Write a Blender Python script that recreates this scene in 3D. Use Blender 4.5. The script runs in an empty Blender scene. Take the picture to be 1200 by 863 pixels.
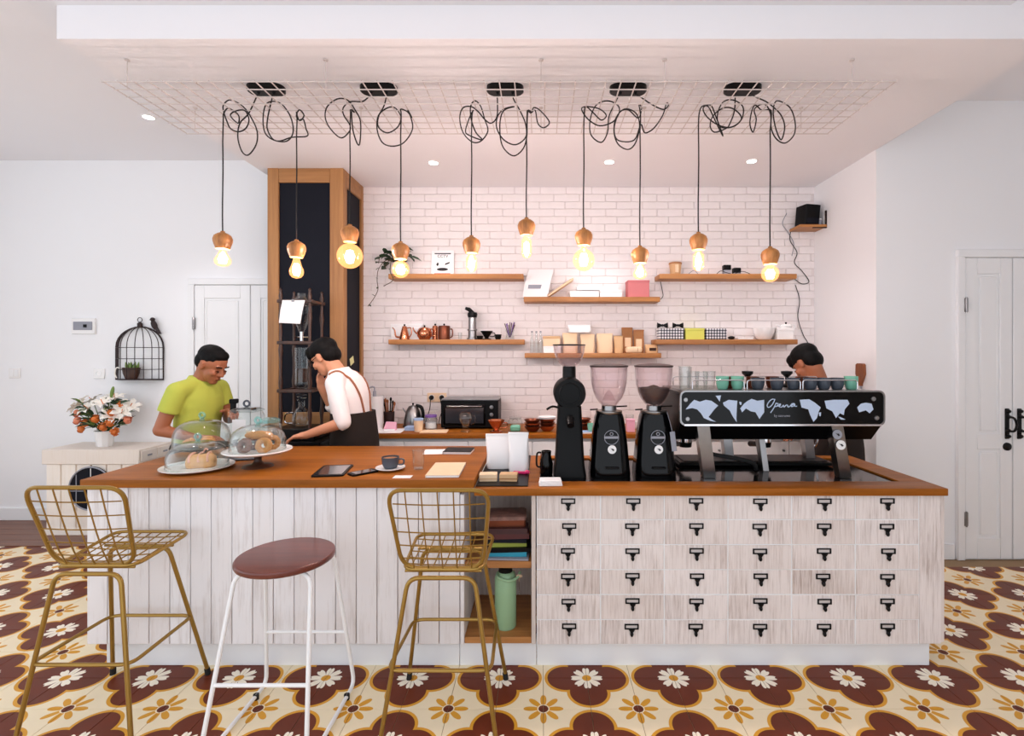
import bpy, bmesh, math, random
from mathutils import Vector, Matrix, Euler
random.seed(7)
PI = math.pi
SC = bpy.context.scene
COL = SC.collection
F, CX, CY, H = 590.0, 634.0, 413.0, 1.5      # focal length and vanishing point in pixels, eye height in metres

# ---------------------------------------------------------------- camera
cam = bpy.data.objects.new('camera', bpy.data.cameras.new('camera'))
COL.objects.link(cam)
cam.location = (0, 0, H)
cam.rotation_euler = (PI / 2, 0, 0)
cam.data.sensor_width = 36
cam.data.lens = F / 1200 * 36
cam.data.shift_x = -(CX - 600) / 1200
cam.data.shift_y = -(431.5 - CY) / 1200
cam.data.clip_start = 0.05
SC.camera = cam
# ---------------------------------------------------------------- daylight: overcast sky through the open shopfront behind the camera
world = bpy.data.worlds.new('world')
SC.world = world
world.use_nodes = True
bg = world.node_tree.nodes['Background']
bg.inputs[0].default_value = (0.87, 0.925, 1.0, 1)
bg.inputs[1].default_value = 1.55
def area(name, loc, rot, sx, sy, power=None, color=(1, 1, 1), portal=False):
    l = bpy.data.lights.new(name, 'AREA')
    l.shape = 'RECTANGLE'; l.size = sx; l.size_y = sy; l.color = color
    if portal: l.cycles.is_portal = True
    else: l.energy = power
    o = bpy.data.objects.new(name, l); COL.objects.link(o)
    o.location = loc; o.rotation_euler = rot
    return o
area('shopfront_portal', (-0.2, -.88, 1.6), (PI / 2, 0, 0), 10, 3.3, portal=True)
area('added_window_portal', (-5.25, 1.25, 1.82), (0, -PI / 2, 0), 2.74, 4.3, portal=True)  # sky light entering by the added, unseen left window
SC.view_settings.view_transform = 'Standard'
SC.view_settings.look = 'None'
SC.view_settings.exposure = 0.16
SC.view_settings.gamma = 1
SC.view_settings.use_curve_mapping = False
SC.cycles.max_bounces = 10
SC.cycles.diffuse_bounces = 6
SC.cycles.transparent_max_bounces = 24
SC.cycles.sample_clamp_indirect = 6
SC.cycles.caustics_reflective = False
SC.cycles.caustics_refractive = False

# ---------------------------------------------------------------- helpers
def W(x, y, Y):                                # photo pixel at a known distance -> metres
    return Vector(((x - CX) / F * Y, Y, H - (y - CY) / F * Y))
def XX(x, Y): return (x - CX) / F * Y
def ZZ(y, Y): return H - (y - CY) / F * Y

class M:
    """collects geometry for ONE mesh"""
    def __init__(s): s.v = []; s.f = []; s.mi = []; s.cur = 0
    def mat(s, i): s.cur = i; return s
    def add(s, vs, fs):
        o = len(s.v)
        s.v += [tuple(v) for v in vs]
        s.f += [tuple(i + o for i in f) for f in fs]
        s.mi += [s.cur] * len(fs)
        return s
    def box(s, c, d, rot=None, bev=0, seg=1):
        bm = bmesh.new()
        bmesh.ops.create_cube(bm, size=1, matrix=Matrix.Diagonal((d[0], d[1], d[2], 1)))
        if bev: bmesh.ops.bevel(bm, geom=bm.edges[:], offset=bev, segments=seg, affect='EDGES', profile=.5)
        R = mrot(rot); c = Vector(c)
        vs = [R @ v.co + c for v in bm.verts]
        bm.verts.index_update()
        fs = [[v.index for v in f.verts] for f in bm.faces]
        bm.free()
        return s.add(vs, fs)
    def b2(s, lo, hi, bev=0, seg=1):
        return s.box([(a + b) / 2 for a, b in zip(lo, hi)], [b - a for a, b in zip(lo, hi)], None, bev, seg)
    def lathe(s, prof, n=24, c=(0, 0, 0), rot=None, sx=1, sy=1):
        R = mrot(rot); c = Vector(c); vs = []; rows = []
        for r, z in prof:
            if r < 1e-6: rows.append([len(vs)]); vs.append(R @ Vector((0, 0, z)) + c)
            else:
                rows.append(list(range(len(vs), len(vs) + n)))
                vs += [R @ Vector((r * sx * math.cos(2 * PI * k / n), r * sy * math.sin(2 * PI * k / n), z)) + c for k in range(n)]
        fs = []
        for a, b in zip(rows[:-1], rows[1:]):
            if len(a) == 1 and len(b) == 1: continue
            for k in range(n):
                k2 = (k + 1) % n
                if len(a) == 1: fs.append((a[0], b[k2], b[k]))
                elif len(b) == 1: fs.append((a[k], a[k2], b[0]))
                else: fs.append((a[k], a[k2], b[k2], b[k]))
        return s.add(vs, fs)
    def tube(s, path, r, n=8, closed=False):
        P = [Vector(p) for p in path]; m = len(P)
        rs = r if isinstance(r, (list, tuple)) else [r] * m
        tang = []
        for i in range(m):
            if closed: t = P[(i + 1) % m] - P[i - 1]
            else: t = P[min(i + 1, m - 1)] - P[max(i - 1, 0)]
            tang.append(t.normalized() if t.length > 1e-9 else Vector((0, 0, 1)))
        u = tang[0].orthogonal().normalized(); vs = []
        for i in range(m):
            if i: u = (tang[i - 1].rotation_difference(tang[i]) @ u)
            u = (u - tang[i] * u.dot(tang[i])).normalized()
            w = tang[i].cross(u)
            vs += [P[i] + (u * math.cos(2 * PI * k / n) + w * math.sin(2 * PI * k / n)) * rs[i] for k in range(n)]
        fs = []
        for i in range(m if closed else m - 1):
            a, b = i * n, ((i + 1) % m) * n
            for k in range(n): fs.append((a + k, a + (k + 1) % n, b + (k + 1) % n, b + k))
        if not closed:
            fs.append(tuple(range(n - 1, -1, -1))); fs.append(tuple((m - 1) * n + k for k in range(n)))
        return s.add(vs, fs)
    def cyl(s, p0, p1, r0, r1=None, n=16): return s.tube([p0, p1], [r0, r0 if r1 is None else r1], n)
    def prism(s, poly, t, mx=None):
        mx = mx or Matrix(); k = len(poly)
        vs = [mx @ Vector((p[0], p[1], 0)) for p in poly] + [mx @ Vector((p[0], p[1], t)) for p in poly]
        fs = [tuple(range(k - 1, -1, -1)), tuple(range(k, 2 * k))] + [(i, (i + 1) % k, k + (i + 1) % k, k + i) for i in range(k)]
        return s.add(vs, fs)
    def loft(s, secs):
        k = len(secs[0]); vs = [p for sec in secs for p in sec]
        fs = [tuple(range(k - 1, -1, -1)), tuple((len(secs) - 1) * k + i for i in range(k))]
        for a in range(len(secs) - 1):
            fs += [(a * k + i, a * k + (i + 1) % k, (a + 1) * k + (i + 1) % k, (a + 1) * k + i) for i in range(k)]
        return s.add(vs, fs)
    def sph(s, c, r, rot=None, nu=16, nv=10):
        if not isinstance(r, (tuple, list)): r = (r, r, r)
        R = mrot(rot); c = Vector(c); vs = []; rows = []
        for j in range(nv + 1):
            th = PI * j / nv
            if j in (0, nv): rows.append([len(vs)]); vs.append(R @ Vector((0, 0, -r[2] * math.cos(th))) + c)
            else:
                rows.append(list(range(len(vs), len(vs) + nu)))
                vs += [R @ Vector((r[0] * math.sin(th) * math.cos(2 * PI * k / nu), r[1] * math.sin(th) * math.sin(2 * PI * k / nu), -r[2] * math.cos(th))) + c for k in range(nu)]
        fs = []
        for a, b in zip(rows[:-1], rows[1:]):
            for k in range(nu):
                k2 = (k + 1) % nu
                if len(a) == 1: fs.append((a[0], b[k2], b[k]))
                elif len(b) == 1: fs.append((a[k], a[k2], b[0]))
                else: fs.append((a[k], a[k2], b[k2], b[k]))
        return s.add(vs, fs)
    def torus(s, c, R, r, rot=None, n=24, k=8):
        mx = mrot(rot)
        return s.tube([mx @ Vector((R * math.cos(2 * PI * i / n), R * math.sin(2 * PI * i / n), 0)) + Vector(c) for i in range(n)], r, k, True)
    def mesh(s, name, mats, ang=38):
        me = bpy.data.meshes.new(name)
        me.from_pydata(s.v, [], s.f)
        for m_ in (mats if isinstance(mats, (list, tuple)) else [mats]): me.materials.append(m_)
        me.polygons.foreach_set('material_index', s.mi)
        bm = bmesh.new(); bm.from_mesh(me); bmesh.ops.recalc_face_normals(bm, faces=bm.faces); bm.to_mesh(me); bm.free()
        me.polygons.foreach_set('use_smooth', [True] * len(me.polygons))
        me.set_sharp_from_angle(angle=math.radians(ang))
        me.update()
        return me
    def obj(s, name, mats, parent=None, loc=(0, 0, 0), rot=(0, 0, 0), ang=38):
        return mk(name, s.mesh(name, mats, ang), parent, loc, rot)

def mrot(rot):
    if rot is None: return Matrix.Identity(3)
    if isinstance(rot, Matrix): return rot.to_3x3()
    return Euler(rot).to_matrix()
def mk(name, me, parent=None, loc=(0, 0, 0), rot=(0, 0, 0)):
    o = bpy.data.objects.new(name, me); COL.objects.link(o)
    o.location = loc; o.rotation_euler = rot
    if parent: o.parent = parent
    return o
def tag(o, label, cat, group=None):
    o['label'] = label; o['category'] = cat
    if group: o['group'] = group
    return o
def thing(name, label, cat, loc=(0, 0, 0), rz=0, group=None):
    o = bpy.data.objects.new(name, None); COL.objects.link(o)
    o.empty_display_size = .05
    o.location = loc; o.rotation_euler = (0, 0, rz)
    return tag(o, label, cat, group)
def struct(o): o['kind'] = 'structure'; return o
def copy_tree(o, parent=None):
    c = o.copy(); COL.objects.link(c)
    if parent: c.parent = parent
    for ch in list(o.children): copy_tree(ch, c)
    return c
def spl(pts, k=6, closed=False):               # Catmull-Rom through the points
    P = [Vector(p) for p in pts]; n = len(P); out = []
    for i in range(n if closed else n - 1):
        g = (lambda j: P[j % n]) if closed else (lambda j: P[max(0, min(n - 1, j))])
        a, b, c, d = g(i - 1), g(i), g(i + 1), g(i + 2)
        for q in range(k):
            t = q / k
            out.append(.5 * ((2 * b) + (c - a) * t + (2 * a - 5 * b + 4 * c - d) * t * t + (3 * b - a - 3 * c + d) * t ** 3))
    if not closed: out.append(P[-1])
    return out
def rrect(w, d, r, k=4):
    out = []
    for cx, cy, a0 in ((w / 2 - r, d / 2 - r, 0), (-w / 2 + r, d / 2 - r, 90), (-w / 2 + r, -d / 2 + r, 180), (w / 2 - r, -d / 2 + r, 270)):
        for q in range(k + 1):
            a = math.radians(a0 + 90 * q / k); out.append((cx + r * math.cos(a), cy + r * math.sin(a)))
    return out
def rbend(pts, r, k=5, closed=False):          # polyline with rounded corners
    P = [Vector(p) for p in pts]; n = len(P); out = []
    for i in range(n):
        if not closed and i in (0, n - 1): out.append(P[i]); continue
        a, b, c = P[i - 1], P[i], P[(i + 1) % n]
        da, dc = (a - b), (c - b); rr = min(r, da.length * .45, dc.length * .45)
        p0, p2 = b + da.normalized() * rr, b + dc.normalized() * rr
        for q in range(k + 1):
            t = q / k; out.append(p0 * (1 - t) ** 2 + b * 2 * t * (1 - t) + p2 * t * t)
    return out

# ---------------------------------------------------------------- materials
def lin(c):
    return tuple(((v / 255) / 12.92 if v / 255 <= .04045 else ((v / 255 + .055) / 1.055) ** 2.4) for v in c)
class G:
    def __init__(s, name):
        s.m = bpy.data.materials.new(name); s.m.use_nodes = True
        s.t = s.m.node_tree; s.b = s.t.nodes['Principled BSDF']; s.out = s.t.nodes['Material Output']
    def n(s, typ, **kw):
        o = s.t.nodes.new('ShaderNode' + typ)
        for k, v in kw.items(): setattr(o, k, v)
        return o
    def put(s, sock, v):
        if isinstance(v, bpy.types.NodeSocket): s.t.links.new(v, sock)
        else: sock.default_value = v
    def ma(s, op, a, b=0.0, c=0.0):
        o = s.n('Math', operation=op)
        for i, v in enumerate((a, b, c)): s.put(o.inputs[i], v)
        return o.outputs[0]
    def mix(s, f, a, b, blend='MIX'):
        o = s.n('MixRGB', blend_type=blend)
        for i, v in enumerate((f, a, b)):
            if isinstance(v, tuple) and len(v) == 3: v = v + (1,)
            s.put(o.inputs[i], v)
        return o.outputs[0]
    def obco(s, rnd=20.0):                     # object coordinates, shifted for each object
        tc = s.n('TexCoord'); oi = s.n('ObjectInfo')
        r = s.ma('MULTIPLY', oi.outputs['Random'], rnd)
        va = s.n('VectorMath', operation='ADD')
        cb = s.n('CombineXYZ')
        for i in range(3): s.put(cb.inputs[i], r)
        s.put(va.inputs[0], tc.outputs['Object']); s.put(va.inputs[1], cb.outputs[0])
        return va.outputs[0]
    def noise(s, vec, scale, detail=3, rough=.55, sc=None):
        if sc:
            mp = s.n('Mapping'); mp.inputs['Scale'].default_value = sc
            s.put(mp.inputs['Vector'], vec); vec = mp.outputs[0]
        o = s.n('TexNoise'); s.put(o.inputs['Vector'], vec)
        o.inputs['Scale'].default_value = scale; o.inputs['Detail'].default_value = detail; o.inputs['Roughness'].default_value = rough
        return o.outputs['Fac']
    def ramp(s, f, *stops):
        o = s.n('ValToRGB'); e = o.color_ramp.elements
        while len(e) < len(stops): e.new(.5)
        for el, (p, c) in zip(e, stops):
            el.position = p; el.color = tuple(c) + (1,) if len(c) == 3 else c
        s.put(o.inputs[0], f)
        return o.outputs[0]
    def bump(s, h, st, dist=.01):
        o = s.n('Bump'); o.inputs['Strength'].default_value = st; o.inputs['Distance'].default_value = dist
        s.put(o.inputs['Height'], h); s.put(s.b.inputs['Normal'], o.outputs[0])
    def fin(s, col=None, rough=.5, metal=0., spec=None, coat=0.):
        if col is not None: s.put(s.b.inputs['Base Color'], col + (1,) if isinstance(col, tuple) and len(col) == 3 else col)
        s.put(s.b.inputs['Roughness'], rough); s.b.inputs['Metallic'].default_value = metal
        if spec is not None: s.b.inputs['Specular IOR Level'].default_value = spec
        if coat: s.b.inputs['Coat Weight'].default_value = coat; s.b.inputs['Coat Roughness'].default_value = .08
        return s.m
def pm(name, rgb, rough=.5, metal=0., var=.06, vs=9., bump=0., bs=80., spec=None, coat=0.):
    g = G(name); c = lin(rgb); co = g.obco()
    f = g.noise(co, vs)
    col = g.mix(f, tuple(x * (1 - var) for x in c), tuple(min(1, x * (1 + var)) for x in c))
    if bump: g.bump(g.noise(co, bs), bump, .004)
    return g.fin(col, rough, metal, spec, coat)
def wood(name, light, dark, sc=(1, 12, 12), scale=4., rough=.4, bump=.08, coat=0., spec=None):
    g = G(name); co = g.obco()
    a = g.noise(co, scale, 6, .65, sc); b = g.noise(co, scale * .35, 2, .5, sc)
    f = g.ma('ADD', g.ma('MULTIPLY', a, .65), g.ma('MULTIPLY', b, .45))
    d = lin(dark); l = lin(light)
    col = g.ramp(f, (.35, d), (.5, tuple((p + q) / 2 for p, q in zip(d, l))), (.68, l))
    g.bump(a, bump, .004)
    return g.fin(col, rough, spec=spec, coat=coat)
def whitewash(name, base, stain, sc, amount=.5, rough=.6):
    g = G(name); co = g.obco()
    a = g.noise(co, 6, 6, .7, sc); b = g.noise(co, 2.2, 3, .6)
    f = g.ma('ADD', g.ma('MULTIPLY', a, .7), g.ma('MULTIPLY', b, .4))
    col = g.ramp(f, (amount - .13, lin(stain)), (amount, tuple((p * 2 + q) / 3 for p, q in zip(lin(base), lin(stain)))), (amount + .12, lin(base)))
    oi = g.n('ObjectInfo')
    col = g.mix(g.ma('MULTIPLY', oi.outputs['Random'], .34), col, lin((206, 188, 176)))
    g.bump(a, .25, .003)
    return g.fin(col, rough)
def glassm(name, tint=(1, 1, 1), fac=.12, rough=.02, body=0.):
    """thin blown glass: see-through with a Fresnel sheen and a faint tint"""
    g = G(name)
    tr = g.n('BsdfTransparent'); tr.inputs[0].default_value = tint + (1,)
    gl = g.n('BsdfGlossy'); gl.inputs['Roughness'].default_value = rough
    fr = g.n('LayerWeight'); fr.inputs[0].default_value = .5
    mx = g.n('MixShader'); nz = g.noise(g.obco(), 5)
    g.put(mx.inputs[0], g.ma('MULTIPLY_ADD', g.ma('POWER', fr.outputs['Facing'], 2.4), .6, g.ma('MULTIPLY_ADD', nz, fac * .3, .015)))
    g.put(mx.inputs[1], tr.outputs[0]); g.put(mx.inputs[2], gl.outputs[0])
    last = mx.outputs[0]
    if body:
        g.b.inputs['Base Color'].default_value = tint + (1,); g.b.inputs['Roughness'].default_value = .15
        m2 = g.n('MixShader'); m2.inputs[0].default_value = body
        g.put(m2.inputs[1], last); g.put(m2.inputs[2], g.b.outputs[0]); last = m2.outputs[0]
    g.put(g.out.inputs[0], last)
    return g.m
def emit(name, rgb, strength):
    g = G(name); e = g.n('Emission'); e.inputs[0].default_value = tuple(rgb) + (1,); e.inputs[1].default_value = strength
    g.put(g.out.inputs[0], e.outputs[0]); return g.m

def tile_material():
    g = G('encaustic_tile')
    ge = g.n('NewGeometry'); sp = g.n('SeparateXYZ'); g.put(sp.inputs[0], ge.outputs['Position'])
    def cell(off):
        out = []
        for ax, o0 in ((0, .21), (1, 2.317)):
            t = g.ma('MULTIPLY_ADD', sp.outputs[ax], 2.5, -o0 * 2.5 + .5 + off)
            out.append(g.ma('MULTIPLY', g.ma('SUBTRACT', g.ma('FRACT', t), .5), .4))
        return out
    def ln(a, b): return g.ma('SQRT', g.ma('ADD', g.ma('MULTIPLY', a, a), g.ma('MULTIPLY', b, b)))
    lt = lambda a, b: g.ma('LESS_THAN', a, b)
    u, v = cell(0); au, av = g.ma('ABSOLUTE', u), g.ma('ABSOLUTE', v)
    r = ln(u, v)
    d = g.ma('MINIMUM', g.ma('MINIMUM', ln(g.ma('SUBTRACT', au, .098), av), ln(au, g.ma('SUBTRACT', av, .098))), g.ma('SUBTRACT', r, .02))
    c8 = g.ma('ABSOLUTE', g.ma('COSINE', g.ma('MULTIPLY', g.ma('ARCTAN2', v, u), 4)))
    pet = g.ma('MULTIPLY_ADD', g.ma('POWER', c8, .42), .070, .008)
    notch = g.ma('MULTIPLY', g.ma('POWER', c8, 14), .012)
    pet = g.ma('SUBTRACT', pet, notch)
    cream, yel, brn, whi = lin((250, 234, 200)), lin((220, 158, 46)), lin((100, 42, 22)), lin((252, 243, 224))
    nz = g.noise(ge.outputs['Position'], 7, 4); nz2 = g.noise(ge.outputs['Position'], 1.3, 2)
    brn2 = g.mix(nz, tuple(x * .75 for x in brn), tuple(x * 1.5 for x in brn))
    yel2 = g.mix(nz2, tuple(x * .85 for x in yel), tuple(x * 1.15 for x in yel))
    cr2 = g.mix(nz, tuple(x * .9 for x in cream), cream)
    col = g.mix(lt(d, .0960), cr2, yel2)
    col = g.mix(lt(d, .0825), col, brn2)
    col = g.mix(lt(r, pet), col, whi)
    col = g.mix(lt(r, .021), col, yel2)
    u2, v2 = cell(.5); r2 = ln(u2, v2)
    c2 = g.ma('ABSOLUTE', g.ma('COSINE', g.ma('MULTIPLY', g.ma('ARCTAN2', v2, u2), 4)))
    p2 = g.ma('MULTIPLY', g.ma('POWER', c2, .75), .084)
    col = g.mix(g.ma('MULTIPLY', lt(r2, p2), g.ma('GREATER_THAN', r2, .026)), col, yel2)
    col = g.mix(lt(r2, .021), col, brn2)
    g.bump(nz, .03, .002)
    return g.fin(col, g.ma('MULTIPLY_ADD', nz, .25, .24), spec=.22)

def gingham():
    g = G('gingham_print'); tc = g.n('TexCoord'); sp = g.n('SeparateXYZ'); g.put(sp.inputs[0], tc.outputs['Object'])
    def st(s_): return g.ma('LESS_THAN', g.ma('FRACT', g.ma('MULTIPLY', s_, 42)), .5)
    f = g.ma('MULTIPLY', g.ma('ADD', st(sp.outputs[0]), st(sp.outputs[2])), .5)
    return g.fin(g.ramp(f, (.1, lin((240, 240, 242))), (.5, lin((130, 132, 140))), (.9, lin((30, 32, 42)))), .7)

m_wall = pm('white_plaster', (240, 241, 243), .85, var=.015, vs=2, bump=.05, bs=40)
m_ceil = pm('white_ceiling_paint', (238, 237, 240), .9, var=.012, vs=2)
m_trim = pm('white_gloss_paint', (238, 239, 240), .45, var=.015)
m_brick = pm('white_painted_brick', (240, 234, 233), .7, var=.04, vs=18, bump=.5, bs=45)
m_mortar = pm('white_painted_mortar', (230, 222, 220), .85, var=.05, bump=.4, bs=70)
m_tile = tile_material()
m_grout = pm('grout', (150, 125, 95), .9)
m_plank_floor = wood('dark_floor_wood', (128, 82, 60), (86, 50, 36), (1, 10, 10), 3, .4)
m_top = wood('oiled_teak_top', (168, 98, 30), (114, 62, 12), (.7, 9, 9), 3.2, .42, .06, spec=.14)
m_top_d = wood('oiled_teak_edge', (150, 86, 28), (104, 56, 14), (.7, 9, 9), 3.2, .4, .06, spec=.14)
m_shelf = wood('warm_shelf_wood', (190, 130, 72), (142, 88, 42), (.8, 10, 10), 4, .5, .06)
m_oak = wood('oak_veneer', (176, 126, 76), (142, 96, 54), (14, 14, .8), 2.6, .5, .04)
m_oakh = wood('oak_veneer_rail', (176, 126, 76), (142, 96, 54), (.8, 14, 14), 2.6, .5, .04)
m_wash = whitewash('whitewashed_plank', (240, 238, 240), (168, 152, 142), (7, 7, .5), .43)
m_washd = whitewash('whitewashed_drawer', (236, 227, 224), (154, 132, 122), (20, 20, .9), .48)
m_pine = whitewash('pale_pine', (246, 238, 228), (230, 214, 194), (10, 10, .6), .42)
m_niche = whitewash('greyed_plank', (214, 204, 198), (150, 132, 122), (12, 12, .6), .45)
m_blackboard = pm('black_panel', (18, 20, 30), .6, var=.15, vs=4, spec=.15)
m_black = pm('black_metal', (8, 8, 9), .35, var=.1, spec=.2)
m_blackg = pm('gloss_black_enamel', (4, 4, 5), .12, var=.1, spec=.22)
m_blackp = pm('black_plastic', (6, 6, 7), .4, var=.1, spec=.15)
m_granite = pm('black_stone_top', (14, 13, 14), .1, var=.3, vs=60, spec=.3)
m_gold = pm('gold_lacquered_steel', (156, 122, 56), .3, metal=.6, var=.08)
m_whitem = pm('white_lacquered_steel', (240, 240, 240), .35, var=.02)
m_red = wood('red_brown_seat_wood', (112, 48, 34), (78, 28, 20), (1, 9, 9), 4, .3, .04, coat=.3)
m_rubber = pm('black_rubber', (18, 18, 18), .8)
m_steel = pm('brushed_steel', (150, 148, 148), .28, metal=1, var=.08, vs=30)
m_chrome = pm('polished_chrome', (225, 225, 228), .1, metal=1, var=.03)
m_copper = pm('copper', (206, 128, 92), .22, metal=.9, var=.1)
m_copperd = pm('dark_copper', (120, 66, 46), .3, metal=.8, var=.12)
m_white = pm('white_ceramic', (242, 241, 240), .2, var=.015)
m_paper = pm('white_paper', (244, 243, 243), .8, var=.02)
m_kraft = pm('kraft_paper', (214, 174, 130), .8, var=.06, vs=14, bump=.1, bs=60)
m_kraftl = pm('pale_kraft_paper', (236, 206, 170), .8, var=.05, vs=14, bump=.1, bs=60)
m_kraftd = pm('brown_kraft_paper', (170, 116, 72), .75, var=.1, vs=14)
m_pink = pm('pink_board', (206, 120, 122), .7, var=.05)
m_pinkl = pm('pale_pink_card', (236, 176, 198), .7, var=.04)
m_magenta = pm('magenta_plastic', (220, 40, 110), .4)
m_lime = pm('lime_board', (214, 214, 100), .7, var=.04)
m_ging = gingham()
m_slate = pm('slate_grey_ceramic', (72, 78, 88), .25, var=.06)
m_mint = pm('mint_ceramic', (126, 192, 166), .25, var=.05)
m_mintm = pm('mint_lacquer', (150, 186, 146), .35, var=.04)
m_coffee = pm('coffee', (60, 32, 18), .3)
m_crema = pm('coffee_crema', (168, 112, 66), .4, var=.2, vs=60)
m_beans = pm('roasted_beans', (64, 32, 18), .7, var=.5, vs=90, bump=.8, bs=120)
m_glass = glassm('clear_glass', (.97, .985, .985))
m_glassg = glassm('greenish_glass', (.955, .985, .98), .16)
m_teal = glassm('teal_glass', (.62, .86, .84), .3, body=.12)
m_hopper = glassm('smoky_hopper', (.965, .925, .935), .1, body=.02)
m_lid = pm('dark_smoked_lid', (62, 48, 46), .4, spec=.3)
m_leaf = pm('dark_green_leaf', (38, 66, 38), .5, var=.35, vs=25)
m_leafl = pm('fresh_green_leaf', (112, 140, 66), .5, var=.3, vs=25)
m_stem = pm('green_stem', (86, 108, 52), .6)
m_twig = pm('brown_twig', (84, 62, 42), .7)
m_petal = pm('white_lily_petal', (246, 242, 232), .5, var=.05)
m_orange = pm('orange_rose', (214, 116, 48), .55, var=.25, vs=40)
m_peach = pm('peach_rose', (228, 140, 108), .55, var=.2, vs=40)
m_bread = pm('golden_pastry', (196, 134, 70), .6, var=.25, vs=30, bump=.3, bs=60)
m_cake = pm('glazed_cake', (222, 166, 110), .5, var=.25, vs=24, bump=.2, bs=50)
m_cookie = pm('chocolate_pastry', (122, 82, 66), .7, var=.4, vs=40, bump=.4, bs=60)
m_icing = pm('pink_icing', (232, 172, 150), .4)
m_cord = pm('black_textile_cord', (26, 24, 24), .8)
m_socketw = wood('turned_socket_wood', (196, 132, 70), (138, 84, 40), (9, 9, .8), 8, .45, .04)
m_screen = pm('dark_screen', (46, 48, 54), .08, var=.2, vs=3, coat=.5)
m_bluep = pm('pale_blue_print', (186, 202, 226), .5, var=.08, vs=20)
m_bluecard = pm('pale_blue_card', (170, 196, 232), .6)
m_purple = pm('purple_lid', (120, 84, 160), .5)
m_printgrey = pm('grey_print', (150, 152, 162), .7)
m_printblack = pm('black_print', (26, 26, 30), .7)
m_printred = pm('red_print', (200, 60, 66), .7)
m_wirewhite = pm('white_wire', (204, 195, 192), .5)
m_cardgrey = pm('grey_card', (206, 196, 192), .8)
m_shadowgap = pm('dark_batten', (70, 58, 52), .9)
m_darkwood = wood('dark_tower_wood', (74, 44, 30), (44, 26, 18), (9, 9, 1), 4, .4)
m_paddle = wood('paddle_wood', (150, 86, 46), (112, 58, 28), (9, 9, 1), 6, .5)
m_darkbrown = pm('dark_bronze_wire', (46, 32, 32), .5, metal=.4)
m_skin1 = pm('tan_skin', (164, 100, 68), .5, var=.08, vs=14)
m_skin2 = pm('light_tan_skin', (206, 142, 108), .5, var=.08, vs=14)
m_hair = pm('black_hair', (8, 7, 7), .6, var=.4, vs=60, bump=.5, bs=140, spec=.15)
m_shirtg = pm('lime_green_cotton', (184, 192, 78), .85, var=.06, bump=.15, bs=30)
m_shirtw = pm('white_cotton', (238, 230, 228), .85, var=.03, bump=.12, bs=30)
m_apron = pm('dark_brown_apron', (46, 39, 36), .9, var=.1, spec=.15)
m_jeans = pm('dark_trousers', (40, 44, 56), .85, var=.1)
m_strap = pm('tan_leather', (150, 92, 62), .6)
m_shoe = pm('black_shoe', (22, 20, 20), .5)

# ================================================================ THE SETTING
YB, YR, XR, ZS = 4.5, 3.65, 2.43, 2.97       # back wall, right wall, bar side wall, soffit underside
YF = -0.9                                     # open shopfront
# floor: grout bed + tiles 0.2 m; the tiles that show largest are parts of their own
fl = struct(M().b2((-5.2, YF, -.12), (4.8, YB, -.0025)).obj('floor', m_grout))
tme = M().box((0, 0, -.004), (.198, .198, .008), None, .0009).mesh('tile', m_tile)
cells = []
for i in range(-27, 24):
    for j in range(-24, 11):
        cx, cy = .21 + .1 + .2 * i, 2.317 + .1 + .2 * j
        if not (-5.15 < cx < 4.75 and YF + .05 < cy < 4.45): continue
        if cx < -2.3 and cy > 3.9: continue
        if cy > YR - .05 and cx > XR: continue
        px, py = CX + F * cx / max(cy, .3), CY + F * H / max(cy, .3)
        seen = cy > 1.9 and -30 < px < 1230 and py < 885 and not (-2.05 < cx < 1.82 and cy > 2.47)
        cells.append((0 if seen else 1, cy * cy + cx * cx * .2, cx, cy))
cells.sort()
rest = M()
for k, (s_, d_, cx, cy) in enumerate(cells):
    if k < 298 and s_ == 0: mk('tile', tme, fl, (cx, cy, 0))
    else: rest.box((cx, cy, -.004), (.198, .198, .008))
r_ = rest.obj('tile_field', m_tile, fl); r_['kind'] = 'stuff'
fw = struct(M().b2((-5.2, 3.9, -.02), (-2.3, YB, -.006)).obj('floor_wood', m_plank_floor))
pme = M().box((0, 0, 0), (2.9, .118, .012), None, .002).mesh('plank', m_plank_floor)
for k in range(5): mk('plank', pme, fw, (-3.75, 3.96 + .12 * k, -.006))
struct(M().b2((-5.2, 3.885, -.01), (-2.3, 3.9, .006)).obj('trim_1', m_plank_floor))

# walls and ceilings
struct(M().b2((-5.2, YB, -.1), (4.8, YB + .1, 3.4)).obj('wall_back', m_wall))
struct(M().b2((-5.3, 3.4, -.1), (-5.2, YB, 3.4)).obj('wall_left', m_wall))
struct(M().b2((-5.3, YF, -.1), (-5.2, 3.4, .45)).obj('wall_left_sill', m_wall))
struct(M().b2((XR, YR, -.1), (4.8, YB, 3.42)).obj('wall_right', m_wall))
struct(M().b2((4.8, YF, -.1), (4.9, YB, 3.42)).obj('wall_side_right', m_wall))
for n_, x_ in ((1, -5.25),):                     # unseen side window, added so daylight floods the left wall and ceiling
    w_ = struct(bpy.data.objects.new('window_%d' % n_, None)); COL.objects.link(w_); w_.location = (x_, 1.25, .45)
    for y_ in (-2.12, -.71, .71, 2.12): M().b2((-.03, y_ - .025, 0), (.03, y_ + .025, 2.76)).obj('added_mullion', m_trim, w_)
    for z_ in (0, 2.71): M().b2((-.025, -2.09, z_), (.025, 2.09, z_ + .05)).obj('window_rail', m_trim, w_)
struct(M().b2((3.0, YF - .1, -.1), (4.9, YF, 3.43)).obj('added_wall_front', m_wall))  # unseen wall piece added to hold daylight back from the right wall
struct(M().b2((-5.3, YF, 3.216), (XR, YB, 3.33)).obj('ceiling', m_ceil))
struct(M().b2((XR, YF, 3.325), (4.9, YB, 3.43)).obj('ceiling_right', m_ceil))
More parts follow.
